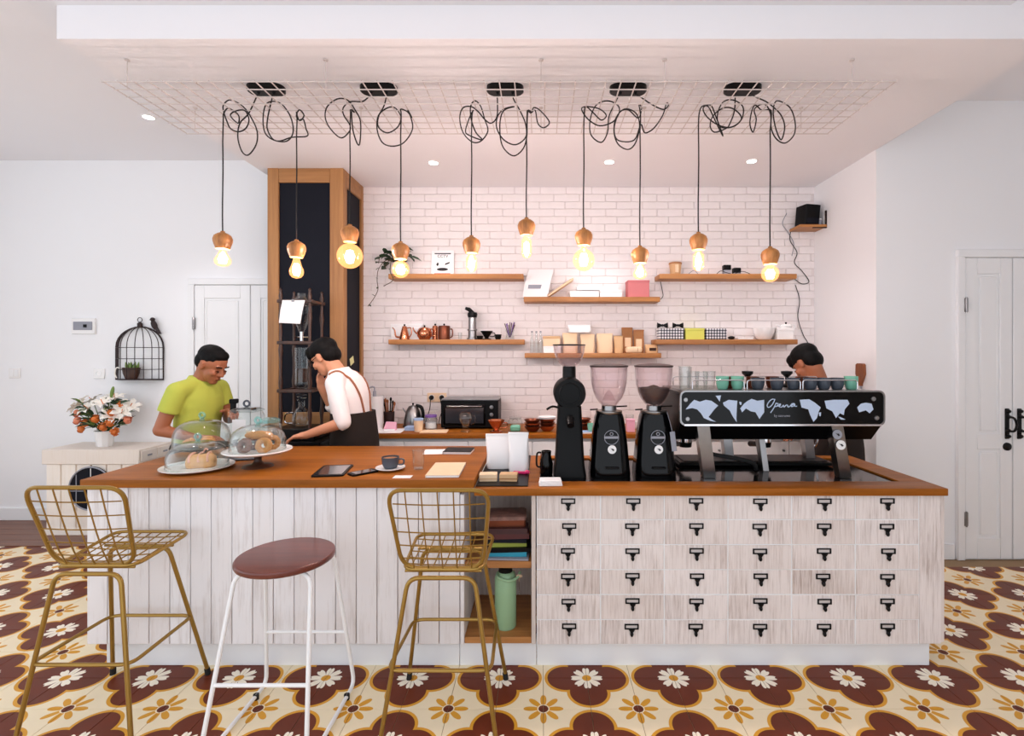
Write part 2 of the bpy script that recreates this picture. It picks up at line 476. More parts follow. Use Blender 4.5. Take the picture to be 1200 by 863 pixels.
struct(M().b2((-2.27, 2.36, ZS), (XR, YB, 3.22)).obj('ceiling_soffit', m_ceil))
struct(M().b2((-2.29, 2.28, 3.128), (2.2, 2.36, 3.22)).obj('trim_2', m_ceil))
struct(M().b2((-5.2, YB - .015, 0), (-2.2, YB, .11), .003).obj('baseboard_left', m_trim))
struct(M().b2((XR, YR - .015, 0), (2.99, YR, .11), .003).obj('baseboard_right', m_trim))

# brick wall: running bond of painted bricks on a mortar bed
bw = struct(M().b2((-1.6, YB - .02, 0), (XR, YB, ZS)).obj('wall_back_brick', m_mortar))
bL, bH = .229, .0662
bmes = []
for q in range(3):
    bmes.append(M().box((0, 0, 0), (bL - .005, .022, bH - .0045), (0, 0, 0), .0028).mesh('brick', m_brick))
spots = []
rows = int((ZS - .70) / bH)
for j in range(rows + 1):
    z = ZS - bH * (j + .5)
    if z < .62: continue
    x = -1.6 + (bL / 2 if j % 2 else bL) - bL * .5
    x -= random.uniform(0, .03)
    while x < XR + bL * .5:
        lo, hi = max(-1.6, x - bL / 2 + .0025), min(XR, x + bL / 2 - .0025)
        if hi - lo > .03: spots.append(((lo + hi) / 2, z, hi - lo))
        x += bL
spots.sort(key=lambda s: (s[2] < .2, abs(s[0] - .3) * .8 + abs(s[1] - 2.0)))
rest = M()
for k, (x, z, w_) in enumerate(spots):
    dy = random.uniform(-.003, .003)
    if k < 298:
        o = mk('brick', random.choice(bmes), bw, (x, YB - .018 + dy, z), (random.uniform(-.006, .006), random.uniform(-.004, .004), random.uniform(-.01, .01)))
        o.scale.x = w_ / (bL - .005)
    else: rest.box((x, YB - .018 + dy, z), (w_, .022, bH - .0045), (0, 0, random.uniform(-.008, .008)), .0028)
r_ = rest.obj('brick_field', m_brick, bw); r_['kind'] = 'stuff'

# doors
def double_door(name, x0, leafw, ztop, Y, lowz, two_rails):
    d = struct(bpy.data.objects.new(name, None)); COL.objects.link(d); d.location = (x0, Y, 0)
    fw_ = .055; tw = leafw * 2 + fw_ * 2
    for a_, b_ in (((0, -.03, 0), (fw_, 0, ztop - fw_)), ((tw - fw_, -.03, 0), (tw, 0, ztop - fw_)), ((0, -.03, ztop - fw_), (tw, 0, ztop))): M().b2(a_, b_, .004).obj('door_frame', m_trim, d)
    for k in range(2):
        a = fw_ + .004 + leafw * k; b = fw_ + leafw * (k + 1) - .004; st = .085
        leaf = M()
        leaf.b2((a, -.012, .01), (b, -.001, ztop - fw_ - .004))
        leaf.b2((a, -.022, .01), (a + st, -.01, ztop - fw_ - .004), .003).b2((b - st, -.022, .01), (b, -.01, ztop - fw_ - .004), .003)
        for z0, z1 in ((.01, .16), (lowz, lowz + .11), (ztop - fw_ - .12, ztop - fw_ - .004)):
            leaf.b2((a + st, -.022, z0), (b - st, -.01, z1), .003)
        lf = leaf.obj('door_leaf', m_trim, d)
        for z0, z1 in ((.16, lowz), (lowz + .11, ztop - fw_ - .12)):
            M().b2((a + st + .02, -.02, z0 + .02), (b - st - .02, -.011, z1 - .02), .009).obj('door_panel', m_trim, lf)
        hx = a - .004 if k == 0 else b + .004
        for hz in (.30, ztop - .40):
            M().b2((hx - .012, -.036, hz - .05), (hx + .014, -.02, hz + .05), .002).cyl((hx, -.036, hz - .055), (hx, -.036, hz + .055), .006).obj('hinge', m_steel, lf)
        kx = b - .04 if k == 0 else a + .04
        h = M()
        if two_rails:
            hz = .985
            h.b2((kx - .016, -.03, hz - .11), (kx + .016, -.02, hz + .11), .004)
            for q in (-.09, -.05, .05, .09): h.sph((kx, -.034, hz + q), (.02, .014, .014))
            sg = 1 if k == 0 else -1
            h.tube(spl([(kx, -.035, hz + .05), (kx, -.08, hz + .045), (kx + sg * .012, -.085, hz), (kx, -.08, hz - .045), (kx, -.035, hz - .05)], 5), .008, 8)
            if k == 0: h.lathe([(0, 0), (.03, 0), (.028, .012), (.012, .02), (0, .02)], 16, (kx, -.02, .82), (PI / 2, 0, 0))
        else:
            h.cyl((kx, -.02, 1.0), (kx, -.06, 1.0), .01).cyl((kx, -.055, 1.0), (kx - .09, -.055, 1.0), .009)
        h.obj('door_handle', m_black, lf)
    return d
double_door('door_1', -3.14, .50, 2.156, YB, .75, False)
double_door('door_2', 3.0, .345, 2.24, YR, .80, True)

# ================================================================ BAR
YC = 2.36                                      # plank front
bc = thing('bar_counter', 'whitewashed plank bar counter on a white plinth under the long wooden top', 'counter', (0, YC, 0))
M().b2((-2.10, .026, .14), (-.40, .74, .866)).obj('carcass', m_shadowgap, bc)
M().b2((-2.08, .05, 0), (-.39, .10, .135), .002).b2((-2.08, .101, 0), (-2.03, .70, .135), .002).obj('plinth', m_trim, bc)
pl = M().box((0, .012, .4995), (.0938, .024, .739), None, .002).mesh('plank', m_wash)
for k in range(18): mk('plank', pl, bc, (-2.13 + .0972 * (k + .5), 0, 0))
ple = M().box((0, 0, .4995), (.024, .0965, .739), None, .0025).mesh('plank', m_wash)
for k in range(7): mk('plank', ple, bc, (-2.118, .075 + .0985 * k, 0))

bt = thing('bar_worktop', 'long oiled wooden bar top carrying the cake domes', 'worktop', (0, 2.33, .871))
M().b2((-2.135, 0, 0), (-.31, .84, .038), .003, 2).obj('top_slab', m_top, bt)
M().b2((-2.12, .01, -.0005), (-.33, .03, .002)).obj('edge_batten', m_top_d, bt)

# open niche with shelves
ns = thing('niche_shelf_unit', 'open wooden shelf niche between the plank front and the drawers', 'shelf unit', (0, YC, 0))
M().b2((-.379, 0, .13), (-.36, .44, .832), .002).obj('side_panel', m_wash, ns)
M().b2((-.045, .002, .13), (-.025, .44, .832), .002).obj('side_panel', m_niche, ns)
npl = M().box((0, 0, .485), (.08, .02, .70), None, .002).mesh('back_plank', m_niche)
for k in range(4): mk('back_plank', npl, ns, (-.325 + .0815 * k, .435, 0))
M().b2((-.36, .01, .128), (-.045, .425, .158), .002).obj('bottom_board', m_shelf, ns)
M().b2((-.36, .02, .478), (-.045, .425, .510), .002).obj('middle_shelf', m_shelf, ns)
M().b2((-.388, .05, 0), (-.022, .10, .127), .002).obj('plinth', m_trim, ns)

# drawer cabinet: 6 x 6 apothecary drawers
dc = thing('drawer_cabinet', 'whitewashed cabinet of thirty-six small drawers with black label pulls', 'cabinet', (0, YC, 0))
DX0, DW, DZ0, DH = -.02, .2985, .13, .1172
M().b2((-.02, -.0005, .13), (1.772, .72, .833)).b2((1.772, .035, .13), (1.88, .72, .833)).obj('carcass', m_trim, dc)
M().b2((-.02, .05, 0), (1.86, .10, .129), .002).b2((1.81, .101, 0), (1.86, .70, .129), .002).obj('plinth', m_trim, dc)
M().b2((1.774, .002, .13), (1.88, .03, .834), .003).obj('end_plank', m_washd, dc)
epl = M().box((0, 0, .482), (.024, .17, .704), None, .0025).mesh('side_plank', m_washd)
for k in range(4): mk('side_plank', epl, dc, (1.892, .10 + .173 * k, 0))
dme = M().box((0, .013, 0), (DW - .0065, .034, DH - .005), None, .0014).mesh('drawer', m_washd)
hm = M()
hm.b2((-.033, -.009, .012), (.033, -.003, .017)).b2((-.033, -.009, .032), (.033, -.003, .037)).b2((-.033, -.009, .012), (-.027, -.003, .037)).b2((.027, -.009, .012), (.033, -.003, .037))
hm.prism([(-.014, .0), (.014, .0), (.006, -.012), (.006, -.026), (-.006, -.026), (-.006, -.012)], .012, Matrix.Translation((0, -.003, .013)) @ Matrix.Rotation(PI / 2, 4, 'X'))
hm.sph((0, -.013, -.008), (.008, .008, .012), None, 10, 6)
hme = hm.mat(1).b2((-.027, -.0045, .017), (.027, -.003, .032)).mesh('label_pull', [m_black, m_cardgrey])
for i in range(6):
    for j in range(6):
        d = mk('drawer', dme, dc, (DX0 + DW * (i + .5), random.uniform(-.002, .002), DZ0 + DH * (j + .5)))
        mk('label_pull', hme, d, (random.uniform(-.004, .004), 0, .004 + random.uniform(-.002, .002)))

st = thing('service_worktop', 'lower wooden worktop with inset black stone under the coffee machine', 'worktop', (0, 2.33, .834))
M().b2((-.31, 0, 0), (1.886, .135, .034), .003, 2).b2((1.755, .135, 0), (1.886, .75, .034), .002).b2((-.31, .135, 0), (-.005, .75, .034), .002).b2((-.005, .68, 0), (1.755, .75, .034), .002).obj('wood_frame', m_top, st)
M().b2((-.006, .134, .004), (1.756, .681, .026)).obj('stone_inset', m_granite, st)
ZR, ZL, ZI = .868, .909, .860

# tall chalkboard column
tc = thing('chalkboard_column', 'tall oak-framed column with black panels reaching the ceiling', 'column', (-1.88, 4.255, 0))
M().b2((-.285, -.225, 0), (.285, .235, ZS - .001)).obj('black_panel', m_blackboard, tc)
for x0, x1 in ((-.303, -.213), (.195, .303)): M().b2((x0, -.24, 0), (x1, -.218, ZS), .003).obj('stile', m_oak, tc)
M().b2((-.213, -.24, ZS - .115), (.195, -.218, ZS - .001), .003).obj('rail', m_oakh, tc)
M().b2((-.213, -.24, 0), (.195, -.218, .14), .003).obj('rail', m_oakh, tc)
M().b2((-.213, -.24, .9), (.195, -.218, 1.02), .003).obj('rail', m_oakh, tc)
for y0, y1 in ((-.218, -.16), (.17, .24)): M().b2((.283, y0, 0), (.303, y1, ZS), .003).obj('stile', m_oak, tc)
M().b2((.283, -.16, ZS - .13), (.302, .17, ZS - .001), .003).obj('rail', m_oakh, tc)

# back counter
bk = thing('back_counter', 'white panelled base cabinet along the brick wall', 'counter', (0, 3.90, 0))
M().b2((-1.565, .02, .1), (2.42, .553, .835)).b2((-1.565, .06, 0), (2.42, .1, .1)).obj('carcass', m_trim, bk)
dpm = M().box((0, 0, .46), (.49, .02, .70), None, .003).mesh('door_panel', m_trim)
knob = M().cyl((0, -.01, 0), (0, -.03, 0), .008, None, 10).mesh('knob', m_steel)
for k in range(8):
    d = mk('door_panel', dpm, bk, (-1.31 + .4975 * k, .01, 0)); mk('knob', knob, d, (.2, 0, .74))
bkt = thing('back_worktop', 'narrow wooden worktop along the brick wall behind the bar', 'worktop', (0, 3.87, .836))
M().b2((-1.57, 0, 0), (2.425, .58, .034), .003, 2).obj('top_slab', m_top, bkt)
M().b2((-1.56, .012, -.0012), (2.41, .03, .0)).obj('edge_batten', m_top_d, bkt)
ZK = .870
bsd = thing('black_side_cabinet', 'low black cabinet in front of the chalkboard column', 'cabinet', (-1.92, 3.80, 0))
M().b2((-.33, -.19, .05), (.33, .19, .83), .004).b2((-.31, -.16, 0), (.31, .17, .05)).obj('carcass', m_blackp, bsd)
M().b2((-.34, -.20, .83), (.34, .20, .855), .003).obj('top', m_black, bsd)
for k in (-1, 1): M().b2((.165 * k - .155, -.205, .08), (.165 * k + .155, -.19, .81), .003).obj('door', m_blackp, bsd)

# white low cabinet on the left
lc = thing('side_cabinet', 'low pale pine cabinet against the white wall below the birdcage', 'cabinet', (-3.69, 4.12, 0))
lp = M().box((0, 0, .31), (.112, .02, .535), None, .002).mesh('plank', m_pine)
M().b2((-.37, .025, .04), (.37, .37, .585)).obj('carcass', m_pine, lc)
M().b2((-.40, 0, .58), (.40, .375, .70), .004).obj('top', m_pine, lc)
for k in range(6): mk('plank', lp, lc, (-.312 + .1245 * k, .02, 0))
M().b2((-.38, .0, .0), (.38, .37, .05), .003).obj('base', m_pine, lc)
for k in range(2):
    d = M().b2((.396, .02 + .175 * k, .60), (.408, .185 + .175 * k, .685), .002).obj('drawer', m_pine, lc)
    M().b2((.406, .08 + .175 * k, .635), (.413, .125 + .175 * k, .648)).obj('pull', m_printgrey, d)

# wall shelves
def wall_shelf(x0, x1, ytop, label):
    zt = ZZ(ytop, 4.28)
    X0, X1 = XX(x0, 4.28), XX(x1, 4.28)
    o = thing('wall_shelf', label, 'shelf', ((X0 + X1) / 2, 4.48, zt), 0, 'wooden shelves on the brick wall')
    M().b2(((X0 - X1) / 2, -.20, -.042), ((X1 - X0) / 2, -.012, 0), .004, 2).obj('board', m_shelf, o)
    M().b2(((X0 - X1) / 2 + .02, -.018, -.032), ((X1 - X0) / 2 - .02, -.0005, -.012)).obj('wall_cleat', m_steel, o)
    return zt
Z1 = wall_shelf(455, 613.4, 321, 'floating wooden shelf holding the trailing plant and small notice')
Z2 = wall_shelf(613.7, 773.7, 348, 'floating wooden shelf holding the pink box and flat boxes')
Z3 = wall_shelf(773, 934, 321, 'floating wooden shelf holding the kraft cup and power adapters')
Z4 = wall_shelf(455, 614.5, 398, 'floating wooden shelf holding copper kettles and black coffee tools')
Z5 = wall_shelf(614.8, 775, 414, 'floating wooden shelf holding the kraft coffee bags')
Z6 = wall_shelf(768.5, 935, 398, 'floating wooden shelf holding the gingham boxes')

# ================================================================ HANGING LIGHTS
def wobj(m, name, mats, parent, ang=38):        # geometry given in world metres under a thing that stands elsewhere
    return m.obj(name, mats, parent, -parent.location, (0, 0, 0), ang)
ZG, GX0, GX1, GY0, GY1 = 2.828, -2.156, 1.745, 2.47, 3.06
gr = thing('wire_grid', 'white wire mesh panel hung under the ceiling soffit', 'wire grid', ((GX0 + GX1) / 2, GY0, ZG))
gl = GX1 - GX0
wl = M().tube([(-gl / 2, 0, 0), (gl / 2, 0, 0)], .003, 6).mesh('wire', m_wirewhite)
nx = 9
for k in range(nx): mk('wire', wl, gr, (0, (GY1 - GY0) * k / (nx - 1), 0))
ws = M().tube([(0, 0, .005), (0, GY1 - GY0, .005)], .0032, 6).mesh('wire', m_wirewhite)
ny = int(gl / .0745)
for k in range(ny + 1): mk('wire', ws, gr, (-gl / 2 + gl * k / ny, 0, 0))
for hx in (-2.075, -1.08, .0, .62, 1.56):
    for hy in (.055, .55):
        M().tube([(hx - gr.location.x, hy, -.004), (hx - gr.location.x, hy, ZS - ZG)], .0024, 6).lathe([(0, 0), (.012, 0), (.012, .006), (0, .006)], 10, (hx - gr.location.x, hy, ZS - ZG - .007)).obj('hanger_rod', m_wirewhite, gr)

for cx, rl in ((312, 'above the lamps at the black column'), (444, 'above the lamps at the column corner and plant'), (592, 'above the lamps over the notice shelf'), (736, 'above the lamps over the flat boxes'), (870, 'above the lamps at the adapter shelf')):
    X = XX(cx, 2.79)
    t = thing('ceiling_rose', 'black oblong ceiling rose ' + rl, 'ceiling rose', (X, 2.79, ZS - .03), 0, 'black ceiling roses above the wire grid')
    M().loft([[(x, y, z) for x, y in rrect(w_, d_, d_ * .48, 6)] for w_, d_, z in ((.19, .085, 0), (.205, .1, .006), (.205, .1, .03))]).obj('cover', m_black, t)
    for s_ in (-1, 1): M().cyl((.042 * s_, 0, -.014), (.042 * s_, 0, .002), .007, .01, 10).obj('cord_grip', m_black, t)

CORD = [  # cord runs read off the photo (pixels x 6.667, offset by x0, 80)
 (240, 261, [(415,190),(345,350),(275,430),(258,540),(290,650),(340,678),(400,600),(410,500),(370,400),(300,300),(200,248),(145,290),(150,350),(175,420),(200,470),(260,497),(320,470),(345,400),(310,330),(240,335),(200,370),(260,430),(265,370),(220,330),(175,315),(146,360)]),
 (240, 347.5, [(535,195),(510,300),(490,400),(490,480),(540,560),(640,570),(690,500),(670,380),(600,280),(520,260),(470,300),(455,420),(480,520),(570,570),(680,540),(800,530),(790,470),(770,400),(735,405),(715,370),(740,325),(775,370),(740,410),(716,350)]),
 (370, 410, [(435,220),(370,258),(270,262),(215,310),(220,370),(265,440),(265,490),(200,545),(120,480),(75,390),(90,300),(170,240),(250,250),(310,330),(350,420),(345,580),(325,590),(290,480),(280,330),(300,345),(272,325)]),
 (370, 469.5, [(555,220),(535,290),(490,380),(490,460),(560,505),(640,460),(665,380),(620,310),(560,310),(490,370),(480,480),(520,580),(600,610),(690,580),(755,480),(745,390),(720,330),(750,385),(715,340),(665,320)]),
 (520, 552.5, [(415,190),(420,260),(415,380),(370,430),(320,400),(270,340),(215,300),(150,310),(125,390),(150,500),(220,575),(290,570),(345,490),(320,400),(290,300),(245,255),(210,300),(215,400),(250,500),(300,560),(200,525),(170,490),(200,390),(230,330)]),
 (520, 617, [(545,195),(545,240),(600,340),(640,440),(640,540),(560,598),(470,560),(415,470),(420,380),(470,320),(550,300),(470,330),(440,420),(445,560),(480,640),(550,685),(620,630),(648,540),(652,420),(660,330),(690,345),(700,310),(740,320),(800,380),(825,430),(780,465),(735,430),(715,330),(680,350),(655,330)]),
 (670, 684, [(375,200),(340,270),(290,380),(280,500),(230,580),(150,520),(145,400),(190,290),(280,255),(360,290),(370,350),(320,420),(220,450),(140,410),(90,350),(80,310),(130,300),(220,320),(270,370),(230,405),(170,350),(110,300)]),
 (670, 750, [(500,185),(620,280),(715,322),(755,290),(740,275),(710,370),(640,470),(570,505),(540,440),(490,560),(380,570),(335,520),(340,400),(410,320),(500,350),(530,450),(500,580),(440,635),(360,590),(330,480),(370,350),(440,325),(520,390),(545,310),(525,285)]),
 (800, 818.5, [(410,185),(405,330),(370,430),(340,470),(250,500),(215,450),(240,370),(320,310),(400,320),(460,390),(400,455),(300,460),(270,380),(310,270),(390,248),(470,300),(460,400),(380,460),(280,445),(190,380),(160,310),(220,290),(260,380),(315,530),(240,380),(200,300),(150,300)]),
 (800, 902.5, [(530,185),(570,225),(650,260),(710,305),(770,370),(797,460),(770,560),(730,480),(708,360),(720,270),(760,258),(840,310),(878,420),(870,520),(800,585),(730,550),(690,460),(690,330),(620,330),(560,290),(525,420),(550,500),(575,400),(560,320),(640,280)]),
]
m_bulb = None
def bulb_mat():
    g = G('lit_bulb_glass')
    tr = g.n('BsdfTransparent'); em = g.n('Emission'); em.inputs[0].default_value = (1, .38, .12, 1); em.inputs[1].default_value = 3.2
    mx = g.n('MixShader'); mx.inputs[0].default_value = .34
    g.put(mx.inputs[1], tr.outputs[0]); g.put(mx.inputs[2], em.outputs[0])
    gl_ = g.n('BsdfGlossy'); gl_.inputs['Roughness'].default_value = .05
    m2 = g.n('MixShader'); m2.inputs[0].default_value = .06
    g.put(m2.inputs[1], mx.outputs[0]); g.put(m2.inputs[2], gl_.outputs[0])
    g.put(g.out.inputs[0], m2.outputs[0]); return g.m
m_bulb = bulb_mat()
m_fil = emit('glowing_filament', (1.0, .79, .74), 460)
def bulb_profile(kind, h, r):
    if kind == 'globe':
        z0 = -.012; c = -(h - r)
        return [(.012, 0), (.013, z0)] + [(r * math.sin(a), c + r * math.cos(a)) for a in [.32 + (PI - .32) * k / 12 for k in range(12)]] + [(0, -h)]
    if kind == 'pear':
        return [(.012, 0), (.016, -.008), (.021, -h * .22), (r * .72, -h * .40), (r * .95, -h * .56), (r, -h * .68), (r * .92, -h * .82), (r * .62, -h * .94), (0, -h)]
    return [(.012, 0), (.017, -.012), (r, -.03), (r, -h * .8), (r * .8, -h * .93), (r * .4, -h * .99), (0, -h)]
sock_prof = [(.0, .098), (.010, .097), (.012, .090), (.026, .084), (.042, .072), (.0485, .055), (.0475, .040), (.042, .022), (.036, .006), (.034, 0), (.0, 0)]
sockm = M().lathe(sock_prof, 24).mesh('socket', m_socketw)
PEND = [('pear', 292, 313, .042), ('pear', 302, 327, .037), ('globe', 284, 315, .068), ('globe', 304, 326, .047), ('tube', 297, 319, .030), ('tube', 276, 303, .028),
        ('globe', 288, 318, .060), ('pear', 309, 328, .038), ('tube', 293, 318, .030), ('globe', 310, 331, .046)]
WHICH = ['clear pear bulb, hanging before the bare white wall', 'teardrop bulb, hanging before the black column panel', 'large globe bulb, hanging at the column corner', 'small globe bulb, hanging before the trailing plant',
         'slim glowing bulb, hanging over the shelf with the notice', 'slim glowing bulb, highest of the hanging lamps', 'large globe bulb, hanging before the brick above the flat boxes', 'pear bulb, hanging before the pink box',
         'slim glowing bulb, hanging beside the kraft cup', 'small globe bulb, hanging lowest before the adapter shelf']
YP = 2.75
for k, ((x0, px, pts), (kind, ys, yb, r)) in enumerate(zip(CORD, PEND)):
    X = XX(px, YP); zs = ZZ(ys, YP); h = (yb - ys) / F * YP
    t = thing('pendant_lamp', 'turned wood pendant with ' + WHICH[k], 'pendant lamp', (X, YP, zs - h), 0, 'bare bulb pendants over the bar')
    path = []
    for i, (a, b) in enumerate(pts):
        p = W(x0 + a / 6.667, 80 + b / 6.667, 2.79 if i == 0 else YP + .022 * math.sin(i * 1.7 + k))
        if i == 0: p = Vector((p.x, 2.79, ZS - .036))
        p.z = min(p.z, ZG + .11)
        path.append(p)
    top = path[-1]
    path.append(Vector((X + .003, YP, min(top.z - .02, ZG - .03)))); path.append(Vector((X, YP, top.z - .14)))
    path = spl(path, 5)
    path += [Vector((X + .0015 * math.sin(q), YP, path[-1].z + (zs + .095 - path[-1].z) * q / 6)) for q in range(1, 7)]
    wobj(M().tube(path, .0036, 6), 'cord', m_cord, t)
    mk('socket', sockm, t, (0, 0, h))
    b = M().lathe(bulb_profile(kind, h, r), 24).obj('bulb', m_bulb, t, (0, 0, h + .001))
    f = M()
    fc = -h * .56; fr = min(r * .42, .02); fh = h * .22
    for q in range(6):
        a = q * PI / 3
        f.tube([(fr * .5 * math.cos(a), fr * .5 * math.sin(a), fc + fh), (fr * math.cos(a + .3), fr * math.sin(a + .3), fc), (fr * .6 * math.cos(a + .5), fr * .6 * math.sin(a + .5), fc - fh)], .0052, 6)
    f.obj('filament', m_fil, b)

m_down = emit('downlight_lens', (1, .98, .95), 14)
for x, y, zc, lb in ((174, 137, 3.216, 'small recessed downlight in the ceiling over the white wall'), (508, 190.5, ZS, 'small recessed downlight in the soffit before the brick wall'),
                 (714, 189.5, ZS, 'small recessed downlight in the soffit before the brick wall'), (881, 188.5, ZS, 'small recessed downlight in the soffit before the brick wall')):
    Y = F * (zc - H) / (CY - y)
    t = thing('downlight', lb, 'downlight', (XX(x, Y), Y, zc - .006), 0, 'recessed downlights')
    M().lathe([(.034, .006), (.045, .006), (.045, .002), (.036, 0), (.034, .006)], 24).obj('trim_ring', m_white, t)
    M().lathe([(0, .0), (.034, .0), (.034, .004), (0, .004)], 24).obj('lens', m_down, t)
    sl = bpy.data.lights.new('downlight_beam', 'SPOT'); sl.energy = 30; sl.spot_size = 1.7; sl.spot_blend = .8; sl.shadow_soft_size = .03; sl.color = (1, .95, .96)
    so = bpy.data.objects.new('downlight_beam', sl); COL.objects.link(so); so.parent = t; so.location = (0, 0, -.012)

# ================================================================ STOOLS
def wire_stool(label, loc):
    t = thing('wire_bar_stool', label, 'bar stool', loc, 0, 'gold wire bar stools')
    R = .0088
    for sy, yt, yf in ((-1, -.16, -.225), (1, .09, .215)):
        zt = .632 if sy < 0 else .642
        for sx in (-1, 1):
            top = (sx * .128, yt, zt); foot = (sx * .222, yf, .012)
            M().tube(rbend([(0, yt, zt), top, foot], .045), R, 10).obj('leg', m_gold, t)
            M().cyl((sx * .222, yf, 0), (sx * .218, yf * .985, .03), .0125, .0115, 12).obj('rubber_foot', m_rubber, t)
    M().tube(rbend([(-.196, -.198, .30), (.196, -.198, .30), (.186, .165, .30), (-.186, .165, .30)], .05, 6, True), .0075, 8, True).obj('footrest', m_gold, t)
    # seat ring
    def sz(y): return .652 + .03 * max(0, (y + .12) / .30) ** 1.5
    ring = rbend([(-.155, -.13, 0), (.155, -.13, 0), (.172, .17, 0), (-.172, .17, 0)], .05, 6, True)
    M().tube([(p.x, p.y, sz(p.y) + (.0 if abs(p.x) > .1 else -.004)) for p in ring], .0072, 8, True).obj('seat_frame', m_gold, t)
    for y_, z_ in ((.09, .648), (-.12, .643)): M().tube([(-.15, y_, z_), (.15, y_, z_)], .006, 8).obj('seat_support', m_gold, t)
    for k in range(7):
        x = -.132 + .044 * k
        M().tube([(x * (1 + .1 * (y + .12)), y, sz(y) - .006 * (1 - abs(y) / .17)) for y in [-.13 + .05 * q for q in range(7)]], .0028, 6).obj('wire', m_gold, t)
    for k in range(5):
        y = -.085 + .052 * k; w = .155 + .017 * (y + .13) / .3
        M().tube([(-w, y, sz(y) + .004), (-w * .5, y, sz(y) - .002), (w * .5, y, sz(y) - .002), (w, y, sz(y) + .004)], .0028, 6).obj('wire', m_gold, t)
    # backrest
    def by(z): return -.128 - .115 * ((z - .655) / .335) ** .8 if z > .655 else -.128
    def hw(z): return .158 + .032 * (z - .655) / .335
    fr = rbend([(-.158, 0, .655), (.158, 0, .655), (.192, 0, .99), (-.192, 0, .99)], .07, 8, True)
    M().tube([(p.x, by(p.z) - .02 * (p.x / .19) ** 2 * -1, p.z) for p in fr], .0082, 8, True).obj('backrest_frame', m_gold, t)
    for k in range(5):
        x = -.112 + .056 * k
        M().tube([(x * (1 + .2 * (z - .655)), by(z), z) for z in (.655, .72, .80, .88, .94, .99)], .0028, 6).obj('wire', m_gold, t)
    for k in range(5):
        z = .70 + .058 * k; w = hw(z) - (.004 if z < .93 else .012)
        M().tube([(w * q / 4, by(z) + .02 * (q / 4) ** 2 * (w / .19) ** 2, z) for q in range(-4, 5)], .0028, 6).obj('wire', m_gold, t)
    return t
s0 = wire_stool('gold wire bar stool at the cake-dome end of the bar', (-1.772, 2.13, 0))
s1 = copy_tree(s0); s1.location = (-.383, 2.095, 0); s1['label'] = 'gold wire bar stool before the open shelf niche'

t = thing('round_stool', 'white tube-frame stool with a round red-brown wooden seat', 'bar stool', (-1.035, 2.045, 0))
M().lathe([(0, .656), (.178, .656), (.184, .660), (.187, .666), (.187, .675), (.184, .680), (.180, .682), (0, .682)], 48).obj('seat', m_red, t, ang=25)
for sx in (-1, 1):
    M().tube(rbend([(0, -.10, .647), (sx * .145, -.10, .647), (sx * .195, -.245, .012)], .05), .0085, 10).obj('leg', m_whitem, t)
    M().tube(rbend([(0, .11, .647), (sx * .145, .11, .647), (sx * .197, .215, .014), (sx * .196, -.245, .012)], .05), .0085, 10).obj('leg', m_whitem, t)
    for y in (.13, -.22): M().cyl((sx * .196, y, 0), (sx * .196, y, .022), .012, None, 12).obj('rubber_foot', m_rubber, t)
M().tube([(-.175, -.187, .27), (.175, -.187, .27)], .0072, 8).obj('footrest_bar', m_whitem, t)
M().tube([(-.177, .172, .268), (.177, .172, .268)], .0072, 8).obj('footrest_bar', m_whitem, t)

# ================================================================ TEXT
def text(name, s_, size, mat, parent, loc, rot=(PI / 2, 0, 0), ext=.0004, align='CENTER'):
    cu = bpy.data.curves.new(name, 'FONT'); cu.body = s_; cu.size = size; cu.align_x = align; cu.align_y = 'CENTER'; cu.extrude = ext; cu.resolution_u = 3
    tmp = bpy.data.objects.new(name, cu); COL.objects.link(tmp)
    dg = bpy.context.evaluated_depsgraph_get()
    me = bpy.data.meshes.new_from_object(tmp.evaluated_get(dg)); bpy.data.objects.remove(tmp)
    me.materials.clear(); me.materials.append(mat)
    return mk(name, me, parent, loc, rot)

# ================================================================ ESPRESSO MACHINE
EMX, EMY = 1.2, 2.5
em = thing('espresso_machine', 'large black and steel espresso machine printed with a world map', 'coffee machine', (EMX, EMY, ZI))
XF = Matrix.Rotation(PI / 2, 4, 'Z') @ Matrix.Rotation(PI / 2, 4, 'X')      # prism (y,z) profile along x
def sideprism(m, prof, x0, x1):
    return m.prism(prof, x1 - x0, Matrix.Translation((x0, 0, 0)) @ Matrix(((0, 0, 1, 0), (1, 0, 0, 0), (0, 1, 0, 0), (0, 0, 0, 1))))
sideprism(M(), [(.012, .43), (.012, .285), (.10, .19), (.47, .19), (.50, .25), (.50, .40), (.46, .435)], -.505, .505).obj('body', m_blackp, em)
M().b2((-.49, .02, .43), (.49, .45, .447), .004).obj('cup_tray', m_steel, em)
fr = M()
outer = [(x, z) for x, z in rrect(1.02, .176, .03, 5)]; inner = rrect(1.004, .160, .024, 5)
k = len(outer)
vs = [(x, y, z + .362) for y in (0., .016) for ring_ in (outer, inner) for x, z in ring_]
fs = []
for i in range(k):
    j = (i + 1) % k
    fs += [(i, j, k + j, k + i), (2 * k + i, 2 * k + j, 3 * k + j, 3 * k + i), (i, j, 2 * k + j, 2 * k + i), (k + i, k + j, 3 * k + j, 3 * k + i)]
fr.add(vs, fs).obj('panel_frame', m_steel, em)
pa = M().prism(rrect(1.006, .162, .024, 5), .01, Matrix.Translation((0, .014, .362)) @ Matrix.Rotation(PI / 2, 4, 'X')).obj('map_panel', m_blackg, em)
M().b2((-.49, -.004, .272), (.49, .02, .284), .002).obj('lower_trim', m_chrome, em)
def zp(a, b): return ((780 + a / 4.444 - CX) / 236 - EMX, ZZ(425 + b / 4.444, EMY) - ZI)
